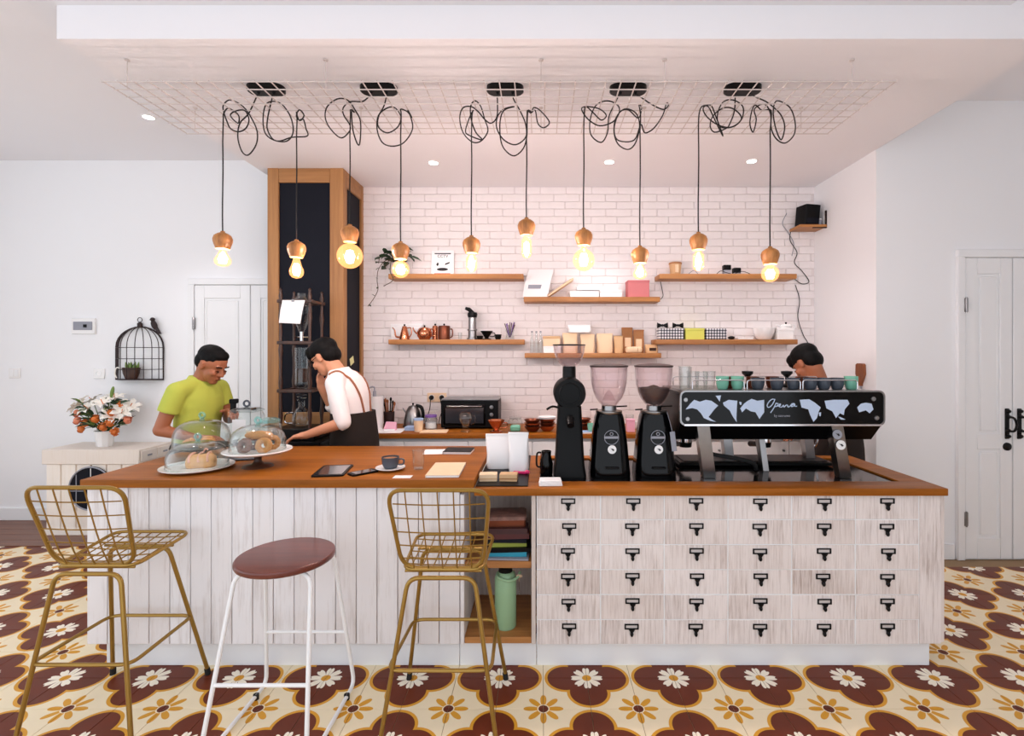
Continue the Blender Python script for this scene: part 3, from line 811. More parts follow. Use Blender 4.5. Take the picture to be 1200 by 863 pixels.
MAPS = [[(105,245),(130,215),(150,195),(180,205),(210,195),(240,200),(275,225),(255,245),(240,265),(225,285),(245,300),(265,310),(235,305),(200,290),(185,265),(165,245),(140,238)],
        [(262,174),(290,172),(283,205)], [(300,210),(330,195),(375,200),(372,240),(370,290),(372,312),(350,280),(335,250),(305,225)],
        [(390,240),(410,215),(430,200),(450,190),(480,200),(515,195),(515,260),(490,295),(470,260),(445,255),(420,240),(400,260)],
        [(700,195),(750,192),(780,210),(810,235),(800,255),(790,290),(772,310),(755,275),(745,245),(710,235)],
        [(830,200),(880,195),(950,195),(960,215),(935,245),(930,275),(910,265),(890,290),(870,255),(840,240)], [(900,282),(915,286),(940,298),(915,298)],
        [(1000,235),(1020,215),(1045,210),(1075,215),(1085,245),(1065,265),(1045,250),(1010,260)], [(800,262),(812,260),(810,280),(803,280)], [(385,205),(398,208),(396,222),(388,220)]]
for poly in MAPS:
    M().prism([zp(*p) for p in poly], .0008, Matrix.Translation((0, .0042, 0)) @ Matrix.Rotation(PI / 2, 4, 'X')).obj('map_print', m_bluep, pa)
def zs_(a, b): return (780 + (a / 15 + 105) - CX) / 236 - EMX, ZZ(460 + b / 15, EMY) - ZI
letters = M()
for stroke in ([(345,125),(300,125),(245,170),(215,235),(240,268),(290,235),(335,165),(350,118)], [(375,185),(330,280),(275,362)], [(372,195),(405,200),(400,235),(355,255)],
               [(400,245),(440,235),(450,205),(432,215),(425,250),(470,262),(500,225),(510,262),(550,225),(575,230),(580,258),(610,250),(650,205),(690,200),(655,225),(640,252),(675,245),(700,205),(700,245),(738,245)]):
    letters.tube(spl([(zs_(a, b)[0], .003, zs_(a, b)[1]) for a, b in stroke], 4), .0026, 5)
letters.obj('script_lettering', m_bluep, pa)
text('small_lettering', 'by sanremo', .017, m_printgrey, pa, (zs_(480, 415)[0], .0038, zs_(480, 415)[1]))
for cx, cz in ((105, 195), (115, 295), (1085, 190), (1102, 290)):
    M().lathe([(0, 0), (.012, 0), (.01, .005), (0, .006)], 14, (zp(cx, cz)[0], .004, zp(cx, cz)[1]), (PI / 2, 0, 0)).obj('screw', m_steel, pa)
def eleg(x0, x1, y0, y1, w, mat):
    return M().loft([[(x1 - w / 2 + a * w, y1 + b * .05, .002) for a, b in ((0, 0), (1, 0), (1, 1), (0, 1))], [(x0 - w / 2 + a * w, y0 + b * .06, .28) for a, b in ((0, 0), (1, 0), (1, 1), (0, 1))]]).obj('leg', mat, em)
def lx(px, Y): return XX(px, Y) - EMX
l1 = eleg(lx(824, 2.52), lx(832, 2.55), .02, .05, .062, m_steel)
l2 = eleg(lx(981, 2.52), lx(991.5, 2.55), .02, .05, .058, m_steel)
eleg(lx(889, 2.75), lx(896, 2.72), .24, .20, .03, m_steel); eleg(lx(850, 2.9), lx(856, 2.9), .40, .40, .05, m_steel); eleg(lx(945, 2.9), lx(951, 2.9), .40, .40, .05, m_steel)
for (px, py, ins) in ((979.5, 509, m_printgrey), (984.5, 521.5, m_white)):
    sx_, sz_ = lx(px, 2.53), ZZ(py, 2.53) - ZI
    s_ = M().lathe([(0, 0), (.024, 0), (.024, .0015), (0, .0015)], 20, (sx_, .012 + (.28 - sz_) * .11, sz_), (PI / 2 - .1, 0, 0)).obj('round_sticker', ins, l2)
    M().prism([(-.010, .008), (-.002, .004), (.004, .006), (.012, -.004), (.004, -.008), (.0, -.002), (-.006, .003)], .001, Matrix.Translation((sx_, .0095 + (.28 - sz_) * .11, sz_)) @ Matrix.Rotation(PI / 2, 4, 'X')).obj('bird_print', m_printblack, l2)
for gx in (-.36, .10):
    g_ = M().cyl((gx, .43, .20), (gx, .43, .12), .042, .04, 20).b2((gx - .04, .36, .16), (gx + .04, .44, .24), .01).obj('brew_group', m_chrome, em)
    M().lathe([(0, -.03), (.034, -.03), (.038, 0), (.034, .002), (0, .002)], 18, (gx, .43, .12)).cyl((gx, .43, .105), (gx - .02, .58, .08), .014, .017, 12).obj('portafilter', m_blackp, g_)
M().b2((-.43, .30, .006), (.43, .52, .026), .004).b2((-.40, .32, .026), (.40, .50, .030)).obj('drip_tray', m_blackp, em)
M().tube(spl([(-.36, .16, .19), (-.36, .15, .13), (-.30, .14, .105), (-.18, .13, .085), (-.09, .14, .06), (-.06, .17, .02)], 6), .011, 8).obj('hose', m_rubber, em)
for sx in (-.47, .47): M().tube(spl([(sx, .47, .24), (sx, .52, .20), (sx * .98, .53, .10), (sx * .96, .54, .07)], 5), .006, 8).obj('steam_wand', m_chrome, em)
for x0, x1 in ((812, 873), (876.5, 939), (942, 1006)):
    a, b = lx(x0, 2.54), lx(x1, 2.54)
    M().tube(rbend([(a, .05, .445), (a, .05, .498), (b, .05, .498), (b, .05, .445)], .015), .003, 8).tube(rbend([(a, .42, .445), (a, .42, .498), (b, .42, .498), (b, .42, .445)], .015), .003, 8).obj('cup_rail', m_chrome, em)
ZM = ZI + .447 + .0005
def cup(name, label, cat, loc, r, h, mat, group=None, inner=None, n=20, handle=False):
    t = thing(name, label, cat, loc, random.uniform(0, 6) if handle is False else 0, group)
    M().lathe([(0, .002), (r * .6, 0), (r * .72, .002), (r * .93, h * .4), (r, h), (r - .003, h), (r * .88, h * .4), (r * .62, .008), (0, .007)], n).obj('bowl', mat, t)
    if inner is not None: M().lathe([(0, h * .86), (r * .93, h * .86)], n).obj('drink', inner, t)
    if handle: M().tube(spl([(r * .93, 0, h * .8), (r * 1.5, 0, h * .75), (r * 1.45, 0, h * .35), (r * .9, 0, h * .3)], 5), .0045, 8).obj('handle', mat, t)
    return t
for px, mt in ((847, m_mint), (864.5, m_mint), (998, m_mint)):
    cup('coffee_cup', 'mint green cup on top of the espresso machine', 'cup', (XX(px, 2.60), 2.605, ZM), .033, .068, mt, 'mint cups on the machine')
for px in (888.5, 911, 930, 950, 966, 981.5):
    cup('coffee_cup', 'slate grey cup on top of the espresso machine', 'cup', (XX(px, 2.60), 2.605, ZM), .034, .06, m_slate, 'grey cups on the machine')
for px, yy in ((853, 2.70), (882, 2.70), (905, 2.71), (940, 2.70)):
    cup('coffee_cup', 'copper-brown cup in the back row on the espresso machine', 'cup', (XX(px, yy), yy, ZM), .034, .062, m_copperd, 'brown cups on the machine')
for px in (876, 922):
    t = thing('tamper', 'small black tamper standing behind the cups on the machine', 'tamper', (XX(px, 2.80), 2.80, ZM), 0, 'tampers on the machine')
    M().lathe([(0, 0), (.028, 0), (.028, .012), (.009, .02), (.009, .055), (.016, .06), (.03, .075), (.03, .087), (0, .09)], 18).obj('body', m_black, t)
def tumbler(label, loc, r, h, group=None, rz=0):
    t = thing('glass_tumbler', label, 'glass', loc, rz, group)
    M().lathe([(0, .004), (r * .8, 0), (r * .86, .003), (r, h), (r - .002, h), (r * .8, .008), (0, .007)], 20).obj('glass', m_glass, t)
    M().torus((0, 0, h), r - .001, .0012, None, 20, 6).obj('rim', m_glassg, t)
    return t
for px, yy, st_ in ((803, 2.62, 1), (812, 2.68, 0), (822, 2.62, 0), (831, 2.68, 0), (802, 2.75, 1)):
    tumbler('clear glass tumbler on the corner of the espresso machine', (max(XX(px, yy), EMX - .46), yy, ZM), .033, .09 if not st_ else .115, 'tumblers on the machine')

# ================================================================ GRINDERS
def badge(parent, x, y, z, r):
    b_ = M().torus((x, y, z), r, .0016, (PI / 2, 0, 0), 28, 6).b2((x - r * .98, y - .001, z - .006), (x + r * .98, y + .001, z + .006)).torus((x, y, z + r * .5), r * .22, .002, (PI / 2, 0, 0), 14, 5).obj('badge', m_printgrey, parent)
    return b_
def sticker(parent, x, y, z, r):
    s_ = M().lathe([(0, 0), (r, 0), (r, .0015), (0, .0015)], 24, (x, y, z), (PI / 2, 0, 0)).obj('round_sticker', m_white, parent)
    M().prism([(-.010, .009), (-.003, .004), (.004, .005), (.012, -.003), (.005, -.008), (.001, -.003), (-.004, .002)], .001, Matrix.Translation((x, y - .0014, z)) @ Matrix.Rotation(PI / 2, 4, 'X')).obj('bird_print', m_printblack, s_)
def grinder(label, X, beans):
    t = thing('coffee_grinder', label, 'coffee grinder', (X, 2.665, ZI))
    secs = []
    for w, d, z in ((.205, .24, 0), (.208, .245, .012), (.200, .22, .06), (.185, .18, .16), (.165, .155, .25), (.148, .14, .30), (.135, .13, .318)):
        secs.append([(x, y, z) for x, y in rrect(w, d, min(w, d) * .32, 5)])
    body = M().loft(secs).obj('body', m_blackg, t, ang=60)
    M().lathe([(.0, .316), (.066, .316), (.07, .322), (.07, .332), (.04, .335), (.038, .358), (.0, .358)], 28).obj('collar', m_steel, t)
    M().tube([(-.06, 0, .338), (-.10, -.02, .338)], .004, 6).obj('adjuster', m_black, t); M().tube([(.035, 0, .352), (.095, -.01, .356)], .004, 6).obj('lever', m_black, t)
    prof = [(.032, .352), (.046, .368), (.068, .396), (.084, .432), (.0935, .476), (.097, .52), (.098, .56), (.097, .562), (.0955, .56), (.0945, .52), (.091, .476), (.0815, .434), (.066, .399), (.044, .371), (.030, .355)]
    hp = M().lathe(prof, 32).obj('hopper', m_hopper, t, ang=70)
    M().lathe([(0, .562), (.101, .562), (.102, .570), (.08, .576), (.03, .581), (0, .582)], 32).obj('hopper_lid', m_lid, t)
    M().lathe([(.004, .44), (.02, .42), (.036, .385)], 4, (0, 0, 0), None).obj('hopper_cone', m_hopper, hp)
    if beans: M().lathe([(0, .358), (.040, .371), (.062, .399), (.077, .432), (.082, .452), (.05, .446), (.02, .462), (0, .468)], 24).obj('beans', m_beans, hp)
    badge(body, 0, -.099, .205, .036); sticker(body, .002, -.106, .145, .022)
    M().b2((-.035, -.135, .05), (.035, -.11, .06), .003).obj('fork', m_black, t)
    return t
g2 = grinder('gloss black coffee grinder with an empty clear hopper', XX(713.5, 2.665), False)
g3 = grinder('gloss black coffee grinder with dark beans in its hopper', XX(766, 2.665), True)
tg = M().b2((-.013, -.002, -.10), (.013, 0, 0), .001).tube([(0, -.001, 0), (-.005, .0, .05), (-.012, .01, .10)], .0015, 5).obj('paper_tag', m_printgrey, g3, (.072, -.10, .235), (0, -.12, 0))
t = thing('shop_grinder', 'tall all-black grinder with a round motor face and pink bowl hopper', 'coffee grinder', (XX(667, 2.66), 2.66, ZI))
M().loft([[(x, y, z) for x, y in rrect(w, d, .02, 4)] for w, d, z in ((.165, .22, 0), (.165, .22, .01), (.15, .18, .06), (.125, .15, .30), (.12, .15, .36))]).obj('body', m_blackp, t)
M().lathe([(0, -.10), (.07, -.10), (.083, -.09), (.083, .06), (.075, .075), (0, .08)], 36, (0, 0, ZZ(461.5, 2.6) - ZI), (PI / 2, 0, 0)).obj('motor_drum', m_blackp, t)
M().torus((0, -.08, ZZ(461.5, 2.6) - ZI), .055, .003, (PI / 2, 0, 0), 32, 6).obj('face_ring', m_black, t)
M().cyl((0, 0, .48), (0, 0, .565), .036, .034, 24).obj('neck', m_black, t)
M().lathe([(.028, .562), (.045, .575), (.068, .60), (.080, .64), (.084, .675), (.082, .675), (.077, .64), (.065, .602), (.042, .578), (.026, .566)], 32).obj('hopper', m_hopper, t)
M().lathe([(0, .676), (.087, .675), (.087, .681), (0, .684)], 32).obj('hopper_lid', m_black, t)
M().tube(spl([(-.055, -.06, .352), (-.09, -.065, .36), (-.12, -.07, .345)], 5), .006, 8).obj('lever', m_black, t)
M().cyl((-.0, -.09, .30), (0, -.13, .27), .022, .018, 14).obj('spout', m_black, t)

# ================================================================ WALL THINGS
def onz(x, y, z):
    Y = F * (H - z) / (y - CY); return Vector(((x - CX) / F * Y, Y, z))
p = W(99.5, 382.5, YB)
t = thing('breaker_box', 'white wall breaker box with a grey window on the white wall', 'breaker box', (p.x, YB, p.z))
M().b2((-.105, -.02, -.07), (.105, 0, .07), .004).obj('case', m_white, t)
M().b2((-.085, -.026, -.035), (.085, -.019, .04), .003).obj('window', m_printgrey, t)
M().b2((.01, -.032, -.012), (.04, -.025, .015), .002).obj('switch', m_blackp, t)
for (x, y, nm, lb) in ((18, 437.5, 'light_switch', 'white light switch on the bare white wall'), (117, 438, 'wall_socket', 'white wall socket above the flower vase')):
    p = W(x, y, YB)
    t = thing(nm, lb, 'switch' if nm == 'light_switch' else 'socket', (p.x, YB, p.z))
    M().b2((-.05, -.012, -.045), (.05, 0, .045), .004).obj('plate', m_white, t)
    if nm == 'light_switch':
        for q in (-.02, .02): M().b2((q - .016, -.017, -.03), (q + .016, -.011, .03), .003).obj('rocker', m_trim, t)
    else:
        M().lathe([(.024, 0), (.026, 0), (.026, .004), (.022, .004), (.02, .0)], 20, (0, -.011, 0), (PI / 2, 0, 0)).obj('outlet_ring', m_trim, t)

# birdcage
p = W(166, 445, YB)
t = thing('wall_birdcage', 'dark wire half birdcage with a small bird, hung on the white wall', 'birdcage', (p.x, YB, p.z))
ca, cb, z1 = .203, .11, .29; zt = .47
arch = [(-ca, 0, 0), (-ca, 0, z1 - .04)] + [(-ca * math.cos(a), 0, z1 + (zt - z1) * math.sin(a)) for a in [PI * q / 14 for q in range(15)]] + [(ca, 0, z1 - .04), (ca, 0, 0)]
M().tube([(x, y - .012, z) for x, y, z in arch], .007, 8, True).obj('frame', m_darkbrown, t)
for k in range(1, 9):
    th = PI * k / 9
    bx_, by_ = -ca * math.cos(th), -cb * math.sin(th) - .012
    pts = [(bx_, by_, 0), (bx_, by_, z1 - .03)] + [(bx_ * math.cos(a), -.012 + (by_ + .012) * math.cos(a), z1 + (zt - z1) * math.sin(a)) for a in [PI / 2 * q / 7 for q in range(8)]]
    M().tube(pts, .0033, 6).obj('bar', m_darkbrown, t)
for z in (.093, .187, .285):
    M().tube([(-ca * math.cos(PI * q / 16), -.012 - cb * math.sin(PI * q / 16), z) for q in range(17)], .003, 6).obj('hoop', m_darkbrown, t)
M().prism([(-ca * math.cos(PI * q / 16), -.012 - cb * math.sin(PI * q / 16)) for q in range(17)], .008).obj('floor_plate', m_darkbrown, t)
M().lathe([(0, 0), (.02, 0), (.02, .035), (.008, .045), (0, .045)], 14, (0, -.02, zt - .004)).torus((0, -.02, zt + .062), .02, .003, (PI / 2, 0, 0)).obj('finial', m_darkbrown, t)
bd = M(); bp = Vector((.135, -.03, .452))
bd.sph(bp + Vector((0, 0, .035)), (.024, .022, .045), (0, -.35, 0)).sph(bp + Vector((-.014, 0, .083)), .019).cyl(bp + Vector((-.028, 0, .083)), bp + Vector((-.046, 0, .078)), .006, .001, 8)
bd.loft([[bp + Vector((.01 + a, b, .02)) for a, b in ((-.012, -.012), (.012, -.012), (.012, .012), (-.012, .012))], [bp + Vector((.05 + a, b, -.045)) for a, b in ((-.008, -.015), (.006, -.015), (.006, .015), (-.008, .015))]])
bd.cyl(bp + Vector((0, 0, 0)), bp + Vector((0, 0, -.03)), .003, .003, 6).obj('bird', m_darkbrown, t)
t = thing('succulent_bowl', 'wooden bowl of green succulent standing inside the wall birdcage', 'planter', (p.x - .04, YB - .065, p.z + .0085))
M().lathe([(0, 0), (.05, 0), (.07, .05), (.078, .10), (.07, .10), (.06, .06), (0, .055)], 20, sy=.55).obj('bowl', m_darkwood, t)
for k in range(9):
    a = k * 2.4; rr = .012 + .004 * k
    M().loft([[Vector((rr * math.cos(a) + q * .3 * math.cos(a) + dx, (rr * math.sin(a)) * .5 + dy, .075 + q)) for dx, dy in ((-w, -w), (w, -w), (w, w), (-w, w))] for q, w in ((0, .005), (.035, .009), (.075, .001))]).obj('leaf', m_leafl if k % 3 else m_leaf, t)
M().tube(spl([(-.06, -.03, .09), (-.10, -.035, .10), (-.115, -.035, .05), (-.10, -.035, .01)], 5), .005, 6).obj('trailing_stem', m_petal, t)

# round sign on the low cabinet
t = thing('round_sign', 'round black sign with a white emblem on the pale pine cabinet', 'sign', (XX(106.5, 4.115), 4.128, ZZ(573, 4.115)))
M().lathe([(0, 0), (.176, 0), (.18, .004), (.18, .014), (0, .014)], 48, (0, 0, 0), (PI / 2, 0, 0)).obj('board', m_blackboard, t)
M().torus((0, -.016, 0), .176, .006, (PI / 2, 0, 0), 48, 8).obj('rim', m_printgrey, t)
M().torus((0, -.0145, .062), .026, .007, (PI / 2, 0, 0), 24, 6).b2((-.008, -.017, .045), (.012, -.0135, .078)).b2((-.003, -.0165, .10), (.003, -.0135, .165)).obj('emblem', m_white, t)
M().b2((-.121, -.0165, -.12), (-.115, -.0135, .115)).b2((-.17, -.0165, -.022), (-.06, -.0135, -.016)).obj('lettering_bar', m_printgrey, t)

# notes
pn = Vector((-1.5745, 4.19, ZZ(423, 4.19)))
t = tag(M().b2((0, -.04, -.03), (.0015, .04, .03)).obj('sticky_note', pm('pale_yellow_note', (226, 222, 160), .8), None, pn, (.35, 0, 0)), 'pale yellow note stuck on the black column side', 'note')

# drip tower on the black cabinet
t = thing('cold_drip_tower', 'tall dark wooden cold-drip coffee tower with glass vessels', 'coffee tower', (-1.806, 3.80, .855))
for sx in (-1, 1):
    for sy in (-1, 1):
        prof = [(0, .08), (.013, .08)] + [(.010 + (.006 if q % 4 == 1 else 0), .12 + .06 * q) for q in range(16)] + [(.014, 1.06), (.008, 1.09), (.011, 1.105), (0, 1.12)]
        M().lathe(prof, 12, (sx * .107, sy * .10, 0)).obj('post', m_darkwood, t)
M().b2((-.16, -.14, 0), (.16, .14, .085), .006).obj('base', m_black, t)
for z in (.36, .715, 1.02):
    M().b2((-.13, -.115, z - .012), (.13, -.085, z + .012), .003).b2((-.13, .085, z - .012), (.13, .115, z + .012), .003).b2((-.121, -.085, z - .01), (-.093, .085, z + .01)).b2((.093, -.085, z - .01), (.121, .085, z + .01)).obj('shelf_frame', m_darkwood, t)
M().lathe([(.012, .78), (.02, .80), (.055, .88), (.075, .95), (.07, 1.03), (.03, 1.07), (.028, 1.09), (.026, 1.07), (.066, 1.02), (.07, .95), (.05, .885), (.01, .79)], 24).obj('water_bulb', m_glass, t)
M().cyl((0, 0, .72), (0, 0, .80), .012, .014, 12).cyl((-.05, 0, .76), (.05, 0, .76), .006, None, 8).obj('drip_valve', m_chrome, t)
M().lathe([(.02, .37), (.048, .40), (.05, .68), (.047, .68), (.045, .41), (.018, .38)], 24).obj('brew_cylinder', m_glass, t)
M().lathe([(0, .42), (.043, .42), (.043, .52), (0, .525)], 24).obj('ground_coffee', m_coffee, t)
M().tube([(.032 * math.cos(q * .6), .032 * math.sin(q * .6), .37 - q * .0022) for q in range(42)], .005, 6).obj('glass_coil', m_glassg, t)
M().lathe([(0, .09), (.05, .092), (.068, .13), (.066, .17), (.04, .215), (.022, .235), (.024, .27), (.021, .27), (.019, .235), (.036, .212), (.062, .17), (.064, .13), (.046, .097), (0, .095)], 24).obj('flask', m_glass, t)
M().tube(spl([(-.06, -.01, .19), (-.11, -.02, .18), (-.115, -.02, .12), (-.065, -.01, .11)], 6), .006, 8).obj('flask_handle', m_chrome, t)
t = thing('paper_notice', 'white paper sheet hung on the dark drip tower', 'paper', W(342.5, 352, 3.675))
M().loft([[(-.072, 0, 0), (.092, 0, .0), (.092, .0015, 0), (-.072, .0015, 0)], [(-.085, -.004, -.08), (.074, -.004, -.085), (.074, -.0025, -.085), (-.085, -.0025, -.08)], [(-.098, 0, -.165), (.058, 0, -.172), (.058, .0015, -.172), (-.098, .0015, -.165)]]).obj('sheet', m_paper, t)
M().b2((-.005, -.004, -.012), (.015, .003, .006), .001).obj('clip', m_steel, t)

# paddle on the bar side wall
t = thing('wooden_paddle', 'brown wooden paddle hung on the white side wall behind the machine', 'paddle', (XR, 3.81, 1.345))
M().loft([[(0 - q, y * w, z) for q, y in ((.0, -1), (.022, -1), (.022, 1), (.0, 1))] for z, w in ((.07, .03), (.06, .045), (-.01, .048), (-.05, .03), (-.085, .010), (-.10, .009))]).obj('blade', m_paddle, t)
M().cyl((-.011, 0, -.095), (-.011, 0, -.16), .007, .006, 10).obj('handle', m_printgrey, t)

# corner shelf with speaker
zc = ZZ(266, 4.36)
t = thing('corner_shelf', 'small wooden corner shelf high up beside the brick wall', 'shelf', (2.31, 4.36, zc))
M().b2((-.115, -.09, -.022), (.118, .09, 0), .003).obj('board', m_shelf, t)
M().b2((.106, -.085, .0), (.119, -.07, .12), .002).b2((.0, -.085, -.03), (.119, -.07, -.022), .001).obj('bracket', m_darkbrown, t)
t = thing('speaker', 'black loudspeaker on the small corner shelf', 'speaker', (2.30, 4.36, zc + .001), .25)
M().loft([[(x, y + s_, z) for x, y in rrect(.15, .13, .015, 3)] for z, s_ in ((0, 0), (.17, -.02))]).obj('cabinet', m_blackp, t)
M().b2((-.065, -.072, .012), (.065, -.064, .155), .004).obj('grille', m_blackboard, t)
t = thing('small_jar', 'small grey jar beside the loudspeaker on the corner shelf', 'jar', (2.395, 4.33, zc + .001))
M().lathe([(0, 0), (.018, 0), (.02, .04), (.016, .05), (0, .05)], 14).obj('jar_body', m_printgrey, t); M().lathe([(0, .05), (.017, .05), (.017, .062), (0, .063)], 14).obj('lid', m_white, t)
def cable(label, pts, r=.003, mat=None, group=None):
    c0 = Vector(pts[-1])
    return tag(M().tube([Vector(q) - c0 for q in spl(pts, 6)], r, 6).obj('cable', mat or m_cord, None, c0), label, 'cable', group)
wy = YB - .036
cable('thin dark cable looping down the brick from the corner shelf', [W(927, 268, wy), W(926, 282, wy), W(934, 296, wy), W(931, 308, wy), W(940, 318, wy), W(948, 330, wy), W(940, 333, wy - .004), W(931, 327, wy)], .0035)
cable('thin dark cable hanging down the brick beside the adapter shelf', [W(932, 334, wy), W(937, 352, wy), W(935, 372, wy), W(941, 392, wy), W(947, 404, wy), W(944, 420, wy)], .0032)
cable('thin white cable coiled on the brick beside the corner shelf', [W(922, 250, wy), W(917, 262, wy), W(923, 272, wy), W(930, 285, wy), W(928, 300, wy)], .003, m_printgrey)
cable('thin dark cable hanging below the end of the adapter shelf', [W(774, 330, wy), W(776, 340, wy), W(777, 347, wy), W(774, 351, wy)], .003)

# ================================================================ FLOWERS
fz = .7005; fc = Vector((XX(123, 4.29), 4.29, fz))
t = thing('flower_vase', 'white ribbed vase on the pale pine cabinet', 'vase', fc)
M().lathe([(0, 0), (.058, 0), (.062, .01), (.075, .13), (.07, .132), (.055, .02), (0, .015)], 10, sy=.85).obj('vase_body', m_white, t, ang=20)
M().torus((0, 0, .13), .072, .004, None, 20, 6).obj('rim', m_white, t)
def fpos(zx, zy, dy): return W(30 + zx / 4.316, 440 + zy / 4.316, 4.29 + dy)
def stemto(m, q): return m.tube(spl([fc + Vector((random.uniform(-.03, .03), random.uniform(-.02, .02), .05)), fc + Vector(((q.x - fc.x) * .3, (q.y - fc.y) * .3, .16)), q], 5), .003, 6)
def bloom(kind, q, d, mat):
    nm = {'lily': 'lily', 'rose': 'rose'}[kind]
    lab = {'lily': 'open white lily in the white vase', 'rose': ('orange' if mat is m_orange else 'peach pink') + ' rose in the white vase'}[kind]
    t = thing(nm, lab, 'flower', fc + Vector((0, 0, .05)), 0, ('lilies of the bouquet' if kind == 'lily' else 'orange roses of the bouquet') if mat is not m_peach else 'peach roses of the bouquet')
    wobj(stemto(M(), q), 'stem', m_stem, t)
    R = Vector((0, 0, 1)).rotation_difference(d.normalized()).to_matrix()
    if kind == 'lily':
        for k in range(6):
            a = k * PI / 3; Ra = R @ Matrix.Rotation(a, 3, 'Z'); L = .085
            secs = [(0, .006, 0), (.03, .018, .03), (.06, .02, .045), (L, .002, .035)]
            m = M(); vs = []
            for s_, w, z in secs: vs += [q + Ra @ Vector((s_, -w, z)), q + Ra @ Vector((s_, 0, z - .005)), q + Ra @ Vector((s_, w, z))]
            m.add(vs, [(i * 3 + j, i * 3 + j + 1, i * 3 + j + 4, i * 3 + j + 3) for i in range(3) for j in range(2)])
            wobj(m, 'petal', m_petal, t)
        wobj(M().tube([q, q + R @ Vector((0, 0, .06))], .003, 6), 'stamen', m_orange, t)
    else:
        m = M(); m.sph(q, (.026, .026, .024), R, 12, 8)
        wobj(m, 'bud', mat, t)
        for k in range(7):
            a = k * 2.4; r_ = .02 + .002 * k
            m = M(); vs = []
            for i in range(4):
                ph = -.5 + i * .45
                for j in range(3):
                    th = a + (j - 1) * .55
                    vs.append(q + R @ Vector((r_ * 1.25 * math.cos(ph) * math.cos(th), r_ * 1.25 * math.cos(ph) * math.sin(th), r_ * 1.15 * math.sin(ph))))
            m.add(vs, [(i * 3 + j, i * 3 + j + 1, i * 3 + j + 4, i * 3 + j + 3) for i in range(3) for j in range(2)])
            wobj(m, 'petal', mat, t)
    return t
for zx, zy, dy in ((290, 150, .0), (345, 140, .04), (395, 150, -.03), (485, 190, -.05), (525, 165, .02), (450, 125, .05), (325, 175, -.06), (440, 205, -.08), (275, 165, .06)):
    q = fpos(zx, zy, dy); bloom('lily', q, (q - fc - Vector((0, .12, .12))), m_petal)
for zx, zy, dy, mt in ((350, 222, -.12, m_orange), (425, 240, -.13, m_orange), (390, 262, -.11, m_orange), (430, 185, -.09, m_orange), (475, 150, -.04, m_orange), (300, 245, -.08, m_orange), (262, 192, -.02, m_peach), (262, 230, -.04, m_peach), (282, 272, -.05, m_orange), (450, 287, -.10, m_orange), (515, 225, -.05, m_peach)):
    q = fpos(zx, zy, dy); bloom('rose', q, (q - fc - Vector((0, .1, .12))), mt)
lfm = M()
lfm.add([(0, 0, 0), (.03, -.017, .006), (.03, 0, .0), (.03, .017, .006), (.06, -.014, .008), (.06, 0, .003), (.06, .014, .008), (.095, 0, 0)], [(0, 1, 2), (0, 2, 3), (1, 4, 5, 2), (2, 5, 6, 3), (4, 7, 5), (5, 7, 6)])
leaf_me = {0: lfm.mesh('leaf', m_leaf), 1: lfm.mesh('leaf', m_leafl)}
t = None
for s_ in range(9):
    a = s_ * 2 * PI / 9 + .3; q = fc + Vector((.17 * math.cos(a), .09 * math.sin(a) - .02, .20 + .09 * (s_ % 3)))
    t = thing('foliage_sprig', 'dark green leafy sprig in the white vase', 'foliage', fc + Vector((0, 0, .05)), 0, 'foliage sprigs of the bouquet')
    wobj(stemto(M(), q), 'stem', m_stem, t)
    for k in range(12):
        f_ = .40 + .055 * k; b_ = fc.lerp(q, f_); b_.z = fc.z + .13 + (q.z - fc.z - .13) * f_
        o = mk('leaf', leaf_me[0 if (k + s_) % 4 else 1], t, b_ - t.location, (random.uniform(-.8, .8), random.uniform(-.9, .3), a + random.uniform(-1.3, 1.3)))
t = thing('lily_bud', 'single upright green lily bud in the white vase', 'flower', fc + Vector((0, 0, .05)))
q = fpos(438, 100, 0); wobj(stemto(M(), q), 'stem', m_stem, t); wobj(M().sph(q + Vector((0, 0, .025)), (.014, .014, .05), (0, .2, 0)), 'bud', m_leafl, t)

# ================================================================ BAR TOP THINGS
def lathe_thing(name, label, cat, loc, parts, group=None, rz=0, n=28):
    t = thing(name, label, cat, loc, rz, group)
    for pn_, prof, mt in parts: M().lathe(prof, n).obj(pn_, mt, t, ang=50)
    return t
def cloche(label, loc, r, h, knobmat):
    t = thing('glass_cloche', label, 'glass dome', loc)
    pr = [(r, 0), (r, h * .35)] + [(r * (1 - .72 * (1 - math.cos(a))) if False else r * (.28 + .72 * math.cos(a)), h * .35 + h * .65 * math.sin(a)) for a in [PI / 2 * q / 7 for q in range(1, 8)]] + [(.012, h * 1.005)]
    pr += [(.010, h - .003)] + [(x - .003, z - .003) for x, z in pr[-2:1:-1]] + [(r - .003, 0)]
    d = M().lathe(pr, 36).obj('dome', m_glassg, t, ang=70)
    M().torus((0, 0, .003), r - .001, .0028, None, 36, 6).obj('rim', m_glassg, t)
    M().lathe([(.014, h - .002), (.009, h + .006), (.009, h + .010), (0, h + .011)], 16).torus((0, 0, h + .024), .014, .0065, (PI / 2, 0, 0), 20, 8).obj('knob', knobmat, t)
    return t
p1 = Vector((-1.735, 2.545, ZL))
lathe_thing('cake_plate', 'white oval plate under the small front glass dome', 'plate', p1, [('dish', [(0, .008), (.09, .006), (.10, 0), (.14, .006), (.163, .016), (.163, .020), (.14, .013), (.12, .012), (0, .013)], m_white)])
cloche('low glass dome over the loaf cake on the white plate', p1 + Vector((0, 0, .0145)), .137, .125, m_teal)
t = thing('loaf_cake', 'glazed golden cake under the front glass dome', 'cake', p1 + Vector((.018, 0, .0135)), .3)
